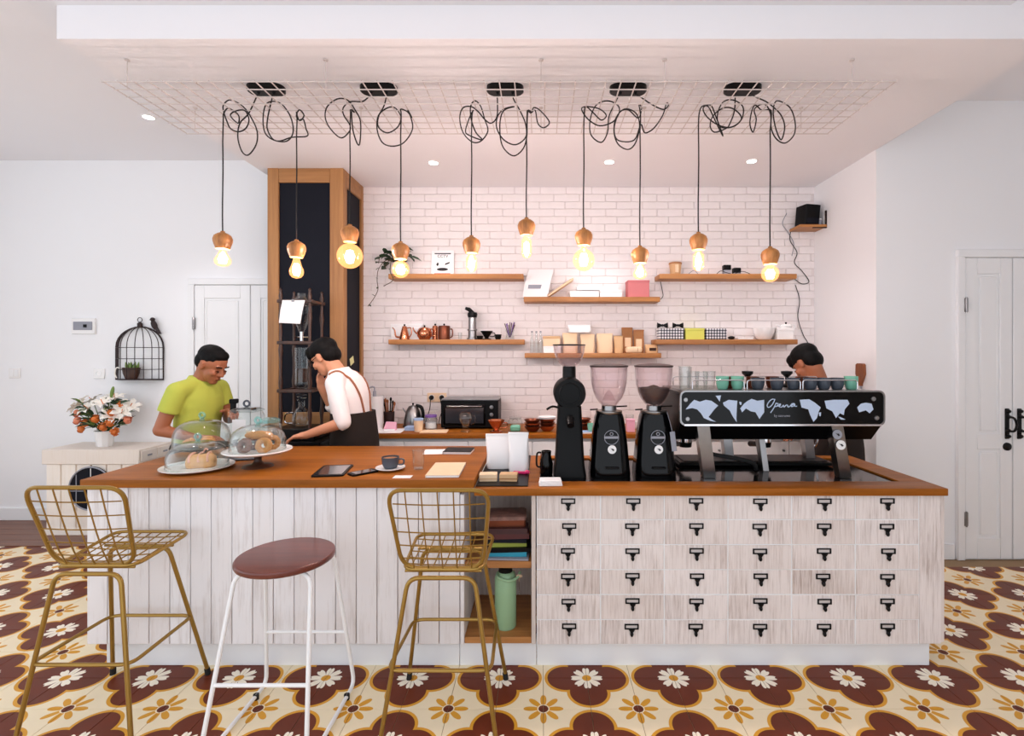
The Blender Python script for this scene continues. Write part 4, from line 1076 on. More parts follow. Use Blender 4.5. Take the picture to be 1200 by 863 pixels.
M().loft([[(x, y, z) for x, y in rrect(w, d, .03, 5)] for w, d, z in ((.125, .085, 0), (.13, .09, .02), (.125, .085, .045), (.10, .06, .062), (.05, .03, .068))]).obj('crumb', m_cake, t, ang=60)
for q in (-1, 0, 1): M().tube(spl([(q * .04, -.045, .03), (q * .04 - .005, -.03, .055), (q * .035, 0, .069), (q * .035, .025, .064)], 4), .006, 6).obj('icing', m_icing, t)
M().tube(spl([(.01, 0, .068), (.02, -.01, .09), (.03, -.005, .085)], 4), .004, 6).obj('garnish', m_icing, t)
p2_ = Vector((-1.462, 2.60, ZL))
lathe_thing('cake_stand', 'white pedestal cake stand near the bar top front', 'cake stand', p2_, [('foot', [(0, 0), (.075, 0), (.07, .008), (.03, .014), (.018, .03), (.018, .05), (.03, .066), (0, .068)], m_darkwood), ('dish', [(0, .068), (.10, .070), (.145, .076), (.163, .086), (.160, .09), (.14, .083), (0, .080)], m_white)])
cloche('glass dome over cookies on the pedestal stand', p2_ + Vector((0, 0, .0875)), .131, .128, m_teal)
def ring_pastry(label, loc, rot, R, r, mat, group):
    t = thing('ring_pastry', label, 'pastry', loc, 0, group)
    M().tube([(R * math.cos(a), R * math.sin(a), 0) for a in [2 * PI * q / 20 for q in range(20)]], [r * (1 + .12 * math.sin(q * 2.5)) for q in range(20)], 10, True).obj('crust', mat, t, (0, 0, 0), rot)
    M().torus((0, 0, 0), R, r * .55, None, 20, 6).obj('glaze', m_icing if mat is m_bread else m_coffee, t, (0, 0, 0), rot).scale = (1, 1, 1)
zst = p2_.z + .081
for dx, dy, dz, rot, mt, lb in ((.055, -.045, .047, (PI / 2 - .25, 0, .2), m_bread, 'golden ring pastry'), (-.04, -.05, .045, (PI / 2 - .3, 0, -.2), m_cookie, 'chocolate ring pastry'), (-.05, .04, .045, (PI / 2 - .3, 0, .1), m_cookie, 'chocolate ring pastry'), (.05, .045, .046, (PI / 2 - .2, 0, .5), m_bread, 'golden ring pastry')):
    ring_pastry(lb + ' standing under the pedestal glass dome', p2_ + Vector((dx, dy, .081 + dz - .01)), rot, .026, .0145, mt, 'pastries under the dome')
t = thing('croissant', 'golden croissant lying on top of the ring pastries', 'pastry', p2_ + Vector((.01, -.005, .162)))
pts = [(.075 * math.sin(a), .03 * math.cos(a) - .02, .0) for a in [-1.2 + .24 * q for q in range(11)]]
M().tube(pts, [.006 + .016 * math.sin(PI * q / 10) ** .7 * (1 + .12 * (q % 2)) for q in range(11)], 12).obj('crust', m_bread, t, ang=70)
M().tube([(x, y - .002, z + .012) for x, y, z in pts[3:8]], .008, 8).obj('glaze', m_cake, t)
p3_ = Vector((-1.885, 2.80, ZL))
lathe_thing('cake_stand', 'dark low cake stand behind the front plate', 'cake stand', p3_, [('foot', [(0, 0), (.08, 0), (.06, .01), (.02, .02), (.02, .045), (.05, .055), (0, .056)], m_slate), ('dish', [(0, .056), (.12, .058), (.15, .066), (.15, .071), (0, .066)], m_blackp)])
cloche('tall glass dome on the dark low stand', p3_ + Vector((0, 0, .0715)), .139, .145, m_teal)
for k, (dx, dy) in enumerate(((.045, -.03), (-.05, -.02), (0, .05))):
    t = thing('bread_roll', 'brown bread roll under the tall glass dome', 'bread', p3_ + Vector((dx, dy, .0665)), k * 1.3, 'bread rolls under the tall dome')
    M().loft([[(x, y, z) for x, y in rrect(w, d, min(w, d) * .45, 5)] for w, d, z in ((.07, .05, 0), (.085, .062, .015), (.075, .055, .035), (.04, .03, .046))]).obj('crust', m_bread, t, ang=70)
    M().tube(spl([(-.02, -.015, .044), (0, 0, .048), (.02, .015, .044)], 3), .004, 6).obj('score', m_cake, t)
t = thing('serving_board', 'dark slate serving board between the cake plate and pedestal stand', 'board', Vector((-1.665, 2.79, ZL)), .25)
M().b2((-.10, -.06, 0), (.10, .06, .010), .002).obj('slab', m_slate, t); M().torus((.085, 0, .011), .01, .002, None, 14, 5).obj('hang_ring', m_steel, t)
# square jar
t = thing('glass_jar', 'square glass jar with a knobbed lid behind the domes', 'jar', Vector((XX(289, 3.07), 3.07, ZL)))
M().loft([[(x, y, z) for x, y in rrect(w, w, .02, 4)] for w, z in ((.15, 0), (.155, .01), (.155, .20), (.14, .222), (.135, .23))]).obj('body', m_glassg, t)
M().loft([[(x, y, z) for x, y in rrect(w, w, .015, 4)] for w, z in ((.15, .23), (.15, .238), (.11, .25), (.03, .256))]).obj('lid', m_glassg, t)
M().torus((0, 0, .278), .017, .006, (PI / 2, 0, 0), 18, 8).obj('knob', m_slate, t)
M().b2((-.04, -.079, .12), (.04, -.0775, .19)).obj('label_card', m_paper, t)
for k in range(5):
    t2 = thing('wrapped_biscuit', 'wrapped biscuit inside the square glass jar', 'biscuit', Vector((XX(289, 3.07) + .03 * math.cos(k * 2.5), 3.07 + .03 * math.sin(k * 2.5), ZL + .012 + .024 * k)), k * .8, 'biscuits in the square jar')
    M().b2((-.03, -.02, 0), (.03, .02, .02), .006, 2).obj('wrapper', m_kraftl if k % 2 else m_paper, t2); M().b2((-.038, -.012, .009), (-.029, .012, .011)).obj('twist', m_paper, t2)
t = thing('glass_jar', 'round glass jar with a teal lid behind the pedestal dome', 'jar', Vector((XX(316, 2.92), 2.92, ZL)))
M().lathe([(0, .004), (.06, 0), (.064, .01), (.064, .17), (.05, .185), (.047, .185), (.06, .165), (.06, .012), (0, .01)], 24).obj('body', m_glassg, t)
M().lathe([(0, .185), (.056, .185), (.056, .20), (.03, .212), (0, .214)], 24).obj('lid', m_teal, t)

# tablet, phone, cup, glass, papers
t = thing('tablet', 'black tablet lying on the bar top beside the phone', 'tablet', (-1.030, 2.495, ZL), .15)
M().loft([[(x, y, z) for x, y in rrect(.148, .228, .012, 4)] for z in (0, .008)]).obj('case', m_blackp, t); M().b2((-.062, -.095, .0075), (.062, .095, .0085)).obj('screen', m_screen, t)
pp = onz(425.5, 555, ZL); t = thing('phone', 'small dark phone lying beside the tablet', 'phone', pp, -.75)
M().loft([[(x, y, z) for x, y in rrect(.066, .135, .01, 4)] for z in (0, .009)]).obj('case', m_blackp, t); M().b2((-.029, -.05, .0085), (.029, .05, .0095)).obj('screen', m_screen, t)
pp = Vector((XX(457.5, 2.525), 2.525, ZL))
lathe_thing('saucer', 'white saucer under the grey coffee cup on the bar', 'saucer', pp, [('dish', [(0, .006), (.03, .005), (.035, 0), (.055, .006), (.073, .014), (.072, .017), (.05, .010), (0, .010)], m_white)])
cup('coffee_cup', 'dark grey cup of coffee on the white saucer', 'cup', pp + Vector((0, 0, .0105)), .044, .056, m_slate, None, m_crema, 28, True)
tumbler('clear water glass beside the coffee cup on the bar', Vector((XX(490, 2.54), 2.545, ZL)), .031, .098)
def sheet(name, label, cat, loc, w, d, h, rz, mat, top=None):
    t = thing(name, label, cat, loc, rz)
    M().b2((-w / 2, -d / 2, 0), (w / 2, d / 2, h), min(.002, h * .3)).obj('pages' if top else 'sheet', m_paper if top else mat, t)
    if top: M().b2((-w / 2 - .002, -d / 2 - .002, h), (w / 2 + .002, d / 2 + .002, h + .002)).b2((-w / 2 - .002, -d / 2 - .002, -.0), (-w / 2, d / 2 + .002, h)).obj('cover', mat, t)
    return t
sheet('business_card', 'small white card lying in front of the coffee cup', 'card', onz(472, 559.3, ZL), .085, .05, .002, 0, m_paper)
sheet('paper_sheet', 'white paper lying at the back edge of the bar top', 'paper', onz(512, 530, ZL), .15, .14, .003, .1, m_paper)
sheet('black_notebook', 'slim black notebook beside the white paper on the bar', 'notebook', onz(538, 530.2, ZL), .16, .13, .014, -.05, m_blackp, True)
sheet('kraft_notebook', 'pale kraft notebook lying on the bar by the step edge', 'notebook', Vector((-.468, 2.50, ZL)), .155, .27, .012, .03, m_kraftl, True)
# mat, bags and cards on the lower top
ZW = .868
t = thing('serving_mat', 'black mat on the lower worktop under the white bags', 'mat', (-.184, 2.72, ZW)); M().b2((-.122, -.355, 0), (.122, .35, .004), .001).obj('mat_sheet', m_blackp, t)
M().b2((-.122, -.355, .0041), (.122, -.349, .0047)).obj('stitched_edge', m_blackboard, t)
def pouch(name, label, loc, w, d, h, mat, rz=0, group=None, fold=True, lab=None, tilt=0):
    t = thing(name, label, 'bag', loc, rz, group)
    secs = []
    for f_, ww, dd in ((0, .93, 1), (.08, 1, 1.02), (.4, .98, .85), (.75, 1, .45), (.93, 1.02, .14), (1, 1.02, .08)):
        secs.append([(x + .02 * w * math.sin(f_ * 5), y + tilt * f_, f_ * h) for x, y in rrect(w * ww, max(d * dd, .004), max(d * dd, .004) * .35, 3)])
    M().loft(secs).obj('bag_body', mat, t, ang=50)
    if fold: M().b2((-w * .51, -.006 + tilt, h * .93), (w * .51, .004 + tilt, h * 1.0), .002).obj('top_fold', mat, t)
    if lab: M().b2((-w * .28, -d * .47, h * .25), (w * .28, -d * .44, h * .6)).obj('label', lab, t)
    return t
pouch('white_coffee_bag', 'white paper bag standing on the black mat by the step edge', (-.228, 2.74, ZW + .0045), .138, .075, .185, m_paper, .05)
pouch('white_coffee_bag', 'white paper bag with a pink clip on the black mat', (-.118, 2.66, ZW + .0045), .104, .07, .205, m_paper, -.05)
t = thing('pink_clip', 'magenta bag clip at the foot of the white bag', 'clip', (-.105, 2.60, ZW + .0045), -.2); M().b2((-.04, -.008, 0), (.03, .008, .012), .003).obj('jaw', m_magenta, t); M().sph((.035, 0, .01), (.014, .01, .010)).obj('grip', m_magenta, t)
for k, (x, mt, lb) in enumerate(((-.258, m_kraftl, 'stack of pale cards on the black mat'), (-.158, m_kraft, 'brown banded stack of kraft cards on the black mat'))):
    t = thing('card_stack', lb, 'card stack', (x, 2.47, ZW + .0045), .05 - .1 * k)
    M().b2((-.043, -.03, 0), (.043, .03, .034), .001).obj('cards', mt, t); M().b2((-.0435, -.0305, .010), (.0435, .0305, .016)).obj('band', m_kraftd if k else m_kraft, t)
t = thing('napkin_stack', 'stack of white napkins before the tall black grinder', 'napkins', (.045, 2.405, ZW), .04)
for q in range(3): M().b2((-.055 + .002 * q, -.035, .009 * q), (.055 - .002 * q, .035, .009 * q + .0085), .002).obj('napkin', m_paper, t)
t = thing('black_jug', 'black milk jug beside the tall black grinder', 'jug', (.028, 2.63, ZI))
M().lathe([(0, 0), (.03, 0), (.033, .01), (.034, .06), (.024, .10), (.026, .125), (.023, .125), (.021, .10), (.03, .06), (.029, .012), (0, .01)], 20).obj('body', m_blackg, t); M().tube(spl([(-.026, 0, .115), (-.048, 0, .11), (-.05, 0, .05), (-.033, 0, .04)], 5), .005, 8).obj('handle', m_black, t)
t = thing('tamper', 'steel and wood tamper behind the black milk jug', 'tamper', (.012, 2.745, ZI)); M().lathe([(0, 0), (.02, 0), (.02, .015), (.008, .025), (.008, .05)], 16).obj('base', m_steel, t); M().lathe([(.007, .05), (.014, .06), (.016, .085), (0, .095)], 16).obj('handle', m_paddle, t)

# ================================================================ NICHE THINGS
zb = .5105
books = [(.235, .20, .008, m_printgrey, m_paper, 'silver magazine at the bottom of the niche stack'), (.20, .16, .022, pm('teal_cover', (40, 150, 176), .5), m_paper, 'teal book in the niche stack'), (.215, .17, .020, m_blackp, m_paper, 'black book above the teal one in the niche'),
         (.18, .15, .022, pm('green_cover', (150, 160, 60), .5), m_paper, 'green and yellow book in the niche stack'), (.205, .16, .018, m_blackboard, m_paper, 'charcoal book in the niche stack'), (.20, .16, .026, pm('maroon_cover', (78, 26, 28), .5), m_paper, 'maroon book in the niche stack'), (.205, .16, .026, pm('dark_maroon_cover', (60, 24, 26), .5), m_paper, 'dark maroon book near the top of the niche stack')]
z = zb
for k, (w, d, h, mc, mp_, lb) in enumerate(books):
    t = thing('book' if k else 'magazine', lb, 'book', (-.165 + random.uniform(-.008, .008), 2.49 + random.uniform(-.01, .01), z), random.uniform(-.08, .08))
    M().b2((-w / 2 + .004, -d / 2 + .003, .0015), (w / 2 - .003, d / 2 - .003, h - .0015)).obj('pages', mp_, t)
    M().b2((-w / 2, -d / 2, 0), (w / 2, d / 2, .0015)).b2((-w / 2, -d / 2, h - .0015), (w / 2, d / 2, h)).b2((-w / 2, -d / 2, .0015), (w / 2, -d / 2 + .002, h - .0015)).obj('cover', mc, t)
    z += h + .0004
t = thing('tin_box', 'brown patterned tin box on top of the niche books', 'box', (-.168, 2.50, z), .05)
M().loft([[(x, y, zz) for x, y in rrect(w, d, .012, 4)] for w, d, zz in ((.185, .14, 0), (.185, .14, .034))]).obj('box_body', m_copperd, t); M().loft([[(x, y, zz) for x, y in rrect(w, d, .014, 4)] for w, d, zz in ((.19, .145, .032), (.19, .145, .048), (.18, .135, .052))]).obj('lid', pm('sepia_print', (128, 92, 82), .5, var=.8, vs=30), t)
t = thing('flask', 'mint green insulated flask with a carry loop in the niche', 'flask', (-.174, 2.47, .1585))
M().lathe([(0, 0), (.05, 0), (.053, .006), (.053, .235), (.046, .258), (.034, .268), (0, .268)], 32).obj('body', m_mintm, t); M().lathe([(0, .268), (.034, .268), (.034, .288), (.03, .293), (0, .293)], 24).obj('cap', m_blackp, t)
M().tube(spl([(-.036, 0, .262), (-.03, -.045, .255), (.02, -.058, .245), (.06, -.03, .25), (.07, 0, .262)], 6), .007, 8).obj('loop', m_mintm, t); M().sph((.068, -.02, .252), (.018, .007, .008), (0, .2, .6)).obj('tag', m_kraftl, t)

# ================================================================ SHELF THINGS
YS = 4.38
def sx_(px, Y=YS): return XX(px, Y)
def carton(name, label, px0, px1, z, h, d, mat, lid=None, Y=YS, rz=0, cat='box', lidmat=None):
    x0, x1 = sx_(px0, Y - d / 2), sx_(px1, Y - d / 2); w = x1 - x0
    t = thing(name, label, cat, ((x0 + x1) / 2, Y, z), rz)
    M().b2((-w / 2, -d / 2, 0), (w / 2, d / 2, h if not lid else h - lid), .002).obj('box_body', mat, t)
    if lid: M().b2((-w / 2 - .002, -d / 2 - .002, h - lid), (w / 2 + .002, d / 2 + .002, h), .002).obj('lid', lidmat or mat, t)
    else: M().b2((-w / 2 + .004, -d * .05, h), (w / 2 - .004, d * .05, h + .0012)).obj('seam_tape', lidmat or m_paper, t)
    return t
# plant shelf
t = thing('trailing_plant', 'trailing dark-leaved plant in a white pot on the shelf', 'plant', (sx_(468, 4.36), 4.36, Z1))
M().lathe([(0, 0), (.045, 0), (.058, .105), (.052, .105), (.042, .015), (0, .012)], 24).obj('pot', m_white, t)
M().lathe([(0, .09), (.051, .09)], 20).obj('soil', m_coffee, t)
def stemleaf(pts, n, sc):
    path = spl(pts, 6)
    M().tube(path, .0032, 6).obj('stem', m_twig, t)
    for k in range(n):
        q = path[int((k + 1) / (n + .3) * (len(path) - 1))]
        o = mk('leaf', leaf_me[0], t, q, (random.uniform(-.6, .6), random.uniform(-.5, .9), random.uniform(0, 6.28))); s_ = sc * random.uniform(.8, 1.2); o.scale = (s_, s_ * 1.5, s_)
stemleaf([(0, 0, .09), (-.03, -.02, .17), (-.10, -.03, .19), (-.15, -.05, .15), (-.16, -.06, .09)], 16, 1.0)
stemleaf([(0, 0, .09), (-.04, .02, .15), (-.10, .03, .13), (-.13, .02, .07)], 10, 1.0)
stemleaf([(0, 0, .09), (.02, 0, .2), (.04, -.02, .24)], 6, 1.1)
stemleaf([(0, 0, .09), (.05, -.02, .17), (.10, -.03, .16)], 6, 1.1)
stemleaf([(-.02, -.02, .09), (-.09, -.06, .12), (-.15, -.09, .04), (-.16, -.1, -.06), (-.15, -.11, -.14), (-.19, -.11, -.22), (-.235, -.11, -.28)], 6, .45)
stemleaf([(0, -.02, .09), (-.04, -.07, .13), (-.05, -.10, .02), (-.02, -.12, -.06), (-.10, -.12, -.11)], 4, .3)
t = thing('small_notice', 'small black and white notice propped on the plant shelf', 'sign', (sx_(518.5, 4.43), 4.425, Z1), 0)
nb = M().b2((-.1, -.004, 0), (.1, .004, .235), .002).obj('board', m_paper, t, (0, 0, 0), (-.12, 0, 0))
M().b2((-.072, -.0052, .2), (.072, -.0042, .209)).obj('header_bar', m_printblack, nb)
text('notice_lettering', 'CCTV', .036, m_printblack, nb, (0, -.0045, .18))
M().prism([(-.055, .105), (-.045, .125), (-.035, .12), (-.035, .10), (-.045, .09)], .0008, Matrix.Translation((0, -.0042, 0)) @ Matrix.Rotation(PI / 2, 4, 'X')).obj('camera_print', m_printblack, nb)
M().prism([(.02, .10), (.06, .115), (.065, .13), (.025, .115)], .0008, Matrix.Translation((0, -.0042, 0)) @ Matrix.Rotation(PI / 2, 4, 'X')).obj('camera_print', m_printblack, nb)
M().prism([(.05 * math.cos(a), .062 + .014 * math.sin(a)) for a in [2 * PI * q / 20 for q in range(20)]], .0008, Matrix.Translation((0, -.0042, 0)) @ Matrix.Rotation(PI / 2, 4, 'X')).obj('oval_print', m_printblack, nb)
M().b2((-.07, -.0052, .016), (.07, -.0042, .026)).obj('red_line', m_printred, nb)
# copper shelf
carton('white_carton', 'flat white carton behind the copper kettles', 458, 495, Z4, .14, .05, m_paper, .02, 4.43)
def kettle(label, px, Y, z, prof, spout, handle, mat, cat='kettle', name='copper_kettle'):
    t = thing(name, label, cat, (sx_(px, Y), Y, z))
    M().lathe(prof, 24).obj('body', mat, t, ang=50)
    if spout: M().tube(spl(spout, 6), [.009 - .005 * q / (6 * (len(spout) - 1)) for q in range(6 * (len(spout) - 1) + 1)], 8).obj('spout', mat, t)
    if handle: M().tube(spl(handle, 6), .005, 8).obj('handle', mat, t)
    zt_ = prof[-1][1]; M().lathe([(0, zt_), (.006, zt_), (.009, zt_ + .012), (0, zt_ + .018)], 12).obj('lid_knob', m_black, t)
    return t
kettle('slim conical copper kettle with a swan-neck spout on the shelf', 474, 4.35, Z4, [(0, 0), (.045, 0), (.046, .006), (.022, .10), (.018, .115), (0, .118)], [(-.04, 0, .02), (-.075, 0, .03), (-.085, 0, .08), (-.105, 0, .105)], [(.02, 0, .10), (.055, 0, .10), (.06, 0, .05), (.042, 0, .02)], m_copper)
kettle('round copper teapot with a raised spout on the shelf', 497.5, 4.34, Z4, [(0, 0), (.042, 0), (.062, .03), (.064, .06), (.05, .095), (.03, .105), (0, .108)], [(-.05, 0, .04), (-.085, 0, .07), (-.10, 0, .105)], [(.05, 0, .09), (.085, 0, .085), (.085, 0, .04), (.06, 0, .03)], m_copper)
kettle('small copper canister between the teapot and dark canister', 510, 4.40, Z4, [(0, 0), (.024, 0), (.024, .11), (.02, .122), (0, .125)], None, None, m_copper, 'canister', 'canister')
kettle('dark copper canister with a knobbed lid on the shelf', 520.5, 4.34, Z4, [(0, 0), (.05, 0), (.051, .006), (.051, .11), (.048, .118), (.0, .122)], None, [(.05, 0, .09), (.07, 0, .085), (.07, 0, .03), (.05, 0, .02)], m_copperd, 'canister', 'canister')
tumbler('small shot glass on the copper kettle shelf', Vector((sx_(539.5), 4.36, Z4)), .018, .06)
t = thing('hand_press', 'tall steel and black hand coffee press on the shelf', 'coffee press', (sx_(554), 4.36, Z4))
M().lathe([(0, 0), (.048, 0), (.048, .012), (.036, .016), (.036, .075), (.044, .08), (.044, .09), (.034, .092), (.034, .19), (0, .192)], 24).obj('chamber', m_steel, t)
M().lathe([(0, .192), (.038, .192), (.044, .215), (.04, .235), (0, .24)], 20).obj('cap', m_black, t); M().tube([(.02, 0, .22), (-.03, -.01, .262), (-.06, -.015, .272)], [.014, .018, .012], 10).obj('lever', m_black, t)
def dripper(label, loc, r, h, mat, group=None):
    t = thing('coffee_dripper', label, 'dripper', loc, 0, group)
    M().lathe([(r * .3, h * .12), (r * .32, h * .25), (r, h), (r - .003, h), (r * .26, h * .26), (r * .24, h * .12)], 24).obj('cone', mat, t); M().lathe([(r * .3, 0), (r * .7, 0), (r * .72, h * .1), (r * .35, h * .16), (r * .25, h * .14), (r * .25, 0), (r * .3, 0)], 24).obj('base_ring', mat, t)
    M().tube(spl([(r * .8, 0, h * .8), (r * 1.25, 0, h * .75), (r * 1.2, 0, h * .4), (r * .5, 0, h * .35)], 5), .004, 8).obj('handle', mat, t)
    return t
dripper('black cone dripper beside the hand press', (sx_(570.5), 4.37, Z4), .055, .075, m_blackp)
cup('small_bowl', 'small black bowl in front of the black dripper', 'bowl', (sx_(562.5, 4.32), 4.315, Z4), .028, .032, m_blackp)
cup('small_bowl', 'small black bowl beside the lavender glass', 'bowl', (sx_(584), 4.35, Z4), .03, .045, m_blackp)
t = thing('lavender_glass', 'glass of dried lavender at the shelf end', 'vase', (sx_(597.5), 4.37, Z4))
M().lathe([(0, .004), (.034, 0), (.04, .01), (.03, .05), (.04, .09), (.037, .09), (.027, .05), (.036, .012), (0, .01)], 20).obj('glass', m_glass, t)
for k in range(12):
    a = k * 2.4; M().tube([(.006 * math.cos(a), .006 * math.sin(a), .02), (.045 * math.cos(a), .03 * math.sin(a), .13 + .01 * (k % 3))], [.0018, .004], 5).obj('stem', m_purple if k % 2 else m_twig, t)
# flat box shelf
t = thing('shopping_bag', 'large white printed bag leaning on the brick above the shelf', 'bag', (sx_(628, 4.36), 4.40, Z2))
M().loft([[(-.115, -.05, 0), (.10, -.05, 0), (.10, .02, 0), (-.115, .02, 0)], [(-.10, -.02, .13), (.125, -.02, .13), (.125, .03, .13), (-.10, .03, .13)], [(-.06, .03, .255), (.155, .03, .255), (.155, .05, .255), (-.06, .05, .255)]]).obj('bag_body', m_paper, t)
M().loft([[(-.07, -.0335, .08), (.04, -.0335, .08), (.04, -.031, .08), (-.07, -.031, .08)], [(-.065, -.0255, .115), (.05, -.0255, .115), (.05, -.023, .115), (-.065, -.023, .115)]]).obj('print', m_printgrey, t)
t = thing('leaning_board', 'thin wooden board leaning against the flat boxes on the shelf', 'board', (sx_(643, 4.38), 4.38, Z2 + .007), 0)
M().b2((0, -.07, 0), (.26, .07, .016), .002).obj('plank', m_kraftl, t, (0, 0, 0), (0, -.60, 0)); M().b2((.0, -.071, .016), (.24, .071, .018)).obj('edge_band', m_kraftd, t, (0, 0, 0), (0, -.60, 0))
carton('flat_box', 'flat white box under the leaning board', 668, 702, Z2, .052, .14, m_paper, .02)
carton('flat_box', 'flat white box beside the pink box', 703, 729, Z2, .064, .13, m_paper, .022)
carton('flat_box', 'narrow white box lying on the two flat boxes', 676, 724, Z2 + .0645, .03, .10, m_paper, .012)
carton('pink_box', 'pink gift box with a pale lid on the shelf', 736, 761, Z2, .145, .13, m_pink, .02, 4.37, 0, 'box', m_pink)
# coffee bag shelf
for px in (623.5, 628.5, 633.5):
    t = thing('glass_bottle', 'slim clear glass bottle beside the kraft boxes', 'bottle', (sx_(px, 4.36), 4.36 + (.03 if px == 628.5 else 0), Z5), 0, 'slim bottles on the coffee bag shelf')
    M().lathe([(0, .003), (.015, 0), (.0175, .004), (.0175, .10), (.009, .14), (.008, .18), (.0065, .18), (.0075, .14), (.0155, .10), (.0155, .006), (0, .005)], 16).obj('glass', m_glass, t); M().lathe([(0, .178), (.0085, .178), (.0085, .19), (0, .19)], 12).obj('stopper', m_printgrey, t)
carton('white_carton', 'white carton under the kraft carton', 637, 657, Z5, .06, .10, m_paper, .015)
carton('kraft_carton', 'kraft carton stacked on the white carton', 636.5, 656.5, Z5 + .0605, .085, .10, m_kraftl, .02, lidmat=m_kraft)
for k, (px, w, h, mt, lab, lb) in enumerate(((668, .125, .175, m_kraftl, None, 'wide pale coffee bag beside the cartons, under the white pouch'), (688.5, .12, .165, m_kraftl, None, 'pale coffee bag second in the row'), (708.5, .135, .17, m_kraftl, None, 'widest pale coffee bag in the middle of the row'), (724.5, .078, .15, m_kraft, None, 'narrow tan coffee bag beside the labelled bags'))):
    pouch('coffee_bag', lb, (sx_(px), 4.37, Z5), w, .075, h, mt, random.uniform(-.05, .05), 'kraft coffee bags')
pouch('coffee_bag', 'brown labelled coffee bag beside the narrow tan one', (sx_(735.5, 4.40), 4.42, Z5), .095, .05, .225, m_kraftd, .1, 'labelled coffee bags', True, m_kraftl, 0)
pouch('coffee_bag', 'brown labelled coffee bag near the shelf end', (sx_(749, 4.40), 4.42, Z5), .09, .05, .205, m_kraftd, -.1, 'labelled coffee bags', True, m_kraftl, 0)
t = pouch('white_pouch', 'crumpled white pouch lying on the pale coffee bags', (sx_(679), 4.37, Z5 + .177), .20, .07, .07, m_paper, 0, None, False)
t = thing('rolled_pouch', 'small kraft pouch lying before the labelled bags', 'bag', (sx_(742.5, 4.32), 4.315, Z5 + .028)); M().loft([[(x, y * c_, z * c_) for y, z in rrect(.055, .055, .02, 3)] for x, c_ in ((-.07, .5), (-.06, .95), (0, 1), (.06, .95), (.07, .5))]).obj('roll', m_kraftl, t); M().torus((.03, 0, 0), .028, .002, (0, PI / 2, 0), 16, 5).obj('string', m_kraftd, t)
pouch('crumpled_bag', 'crumpled kraft bag at the end of the coffee bag shelf', (sx_(763.5, 4.34), 4.35, Z5), .11, .07, .075, m_kraft, .2, None, True, m_coffee)
# adapter shelf
t = thing('kraft_cup', 'kraft paper cup with a lid on the adapter shelf', 'cup', (sx_(791), 4.37, Z3)); M().lathe([(0, 0), (.042, 0), (.052, .095), (0, .095)], 20).obj('cup_wall', m_kraft, t); M().lathe([(0, .095), (.055, .095), (.055, .108), (.045, .112), (0, .112)], 20).obj('lid', m_kraftd, t); M().b2((-.014, -.054, .02), (.014, -.046, .085)).obj('label', m_kraftl, t)
for px, lb, zz in ((851.5, 'small black power adapter standing on the shelf', .045), (863, 'larger black power adapter on the shelf', .02)):
    t = thing('power_adapter', lb, 'adapter', (sx_(px), 4.38, Z3)); M().b2((-.03, -.025, 0), (.03, .025, zz), .003).obj('foot_block', m_printgrey, t); M().b2((-.032, -.025, zz), (.032, .025, zz + .045), .005).obj('case', m_blackp, t)
cable('grey cable lying beside the power adapters on the shelf', [(sx_(838), 4.36, Z3 + .004), (sx_(843), 4.35, Z3 + .035), (sx_(849), 4.34, Z3 + .02), (sx_(857), 4.33, Z3 + .006), (sx_(868), 4.34, Z3 + .03), (sx_(880), 4.36, Z3 + .004)], .003)
cable('thin wire standing in a loop beside the kraft cup', [(sx_(805), 4.36, Z3 + .003), (sx_(812), 4.36, Z3 + .04), (sx_(818), 4.36, Z3 + .003)], .0028, m_printgrey)
# gingham shelf
carton('gingham_box', 'black and white gingham box with black bows on top', 773, 801.5, Z6, .095, .11, m_ging, .02, lidmat=m_ging)
for px in (774, 792):
    t = thing('bow_tie', 'black bow lying on the gingham box', 'bow', (sx_(px) + .012, 4.36, Z6 + .0955), 0, 'black bows on the gingham box'); M().loft([[(x, y, .028 + z) for y, z in rrect(.03, h_, h_ * .4, 2)] for x, h_ in ((-.045, .05), (-.006, .014), (.006, .014), (.045, .05))]).obj('ribbon', m_black, t); M().sph((0, 0, .028), (.012, .018, .012)).obj('knot', m_black, t)
carton('lime_box', 'lime yellow box between the gingham boxes', 803.5, 825.5, Z6, .098, .11, m_lime, .02, lidmat=m_lime)
carton('gingham_box', 'black and white gingham box beside the lime box', 827.5, 851.5, Z6, .095, .11, m_ging, .02, lidmat=m_ging)
t = thing('black_pouch', 'small black pouch beside the gingham box', 'pouch', (sx_(857, 4.34), 4.34, Z6)); M().sph((0, 0, .016), (.028, .03, .016)).obj('pouch_body', m_black, t); M().torus((.02, 0, .024), .01, .002, None, 12, 5).obj('loop', m_black, t)
sheet('paper_stack', 'low stack of white paper on the gingham shelf', 'paper', (sx_(870), 4.37, Z6), .13, .13, .016, 0, m_paper)
t = thing('white_bowl', 'large white bowl on the gingham shelf', 'bowl', (sx_(894.5), 4.37, Z6)); M().lathe([(0, 0), (.05, 0), (.06, .01), (.085, .06), (.092, .10), (.088, .10), (.08, .06), (.05, .014), (0, .012)], 28).obj('bowl_wall', m_white, t); M().torus((0, 0, .1), .09, .003, None, 28, 6).obj('rim', m_white, t)
carton('white_tin', 'square white tin with a lid at the shelf end', 911, 930, Z6, .10, .12, m_white, .025)
kettle('white enamel teapot standing on the square white tin', 921, 4.37, Z6 + .1005, [(0, 0), (.04, 0), (.05, .015), (.04, .032), (0, .036)], [(-.045, 0, .01), (-.07, 0, .025), (-.09, 0, .03)], [(.045, 0, .03), (.075, 0, .02), (.07, 0, -.02), (.065, 0, -.05)], m_white, 'teapot', 'teapot')

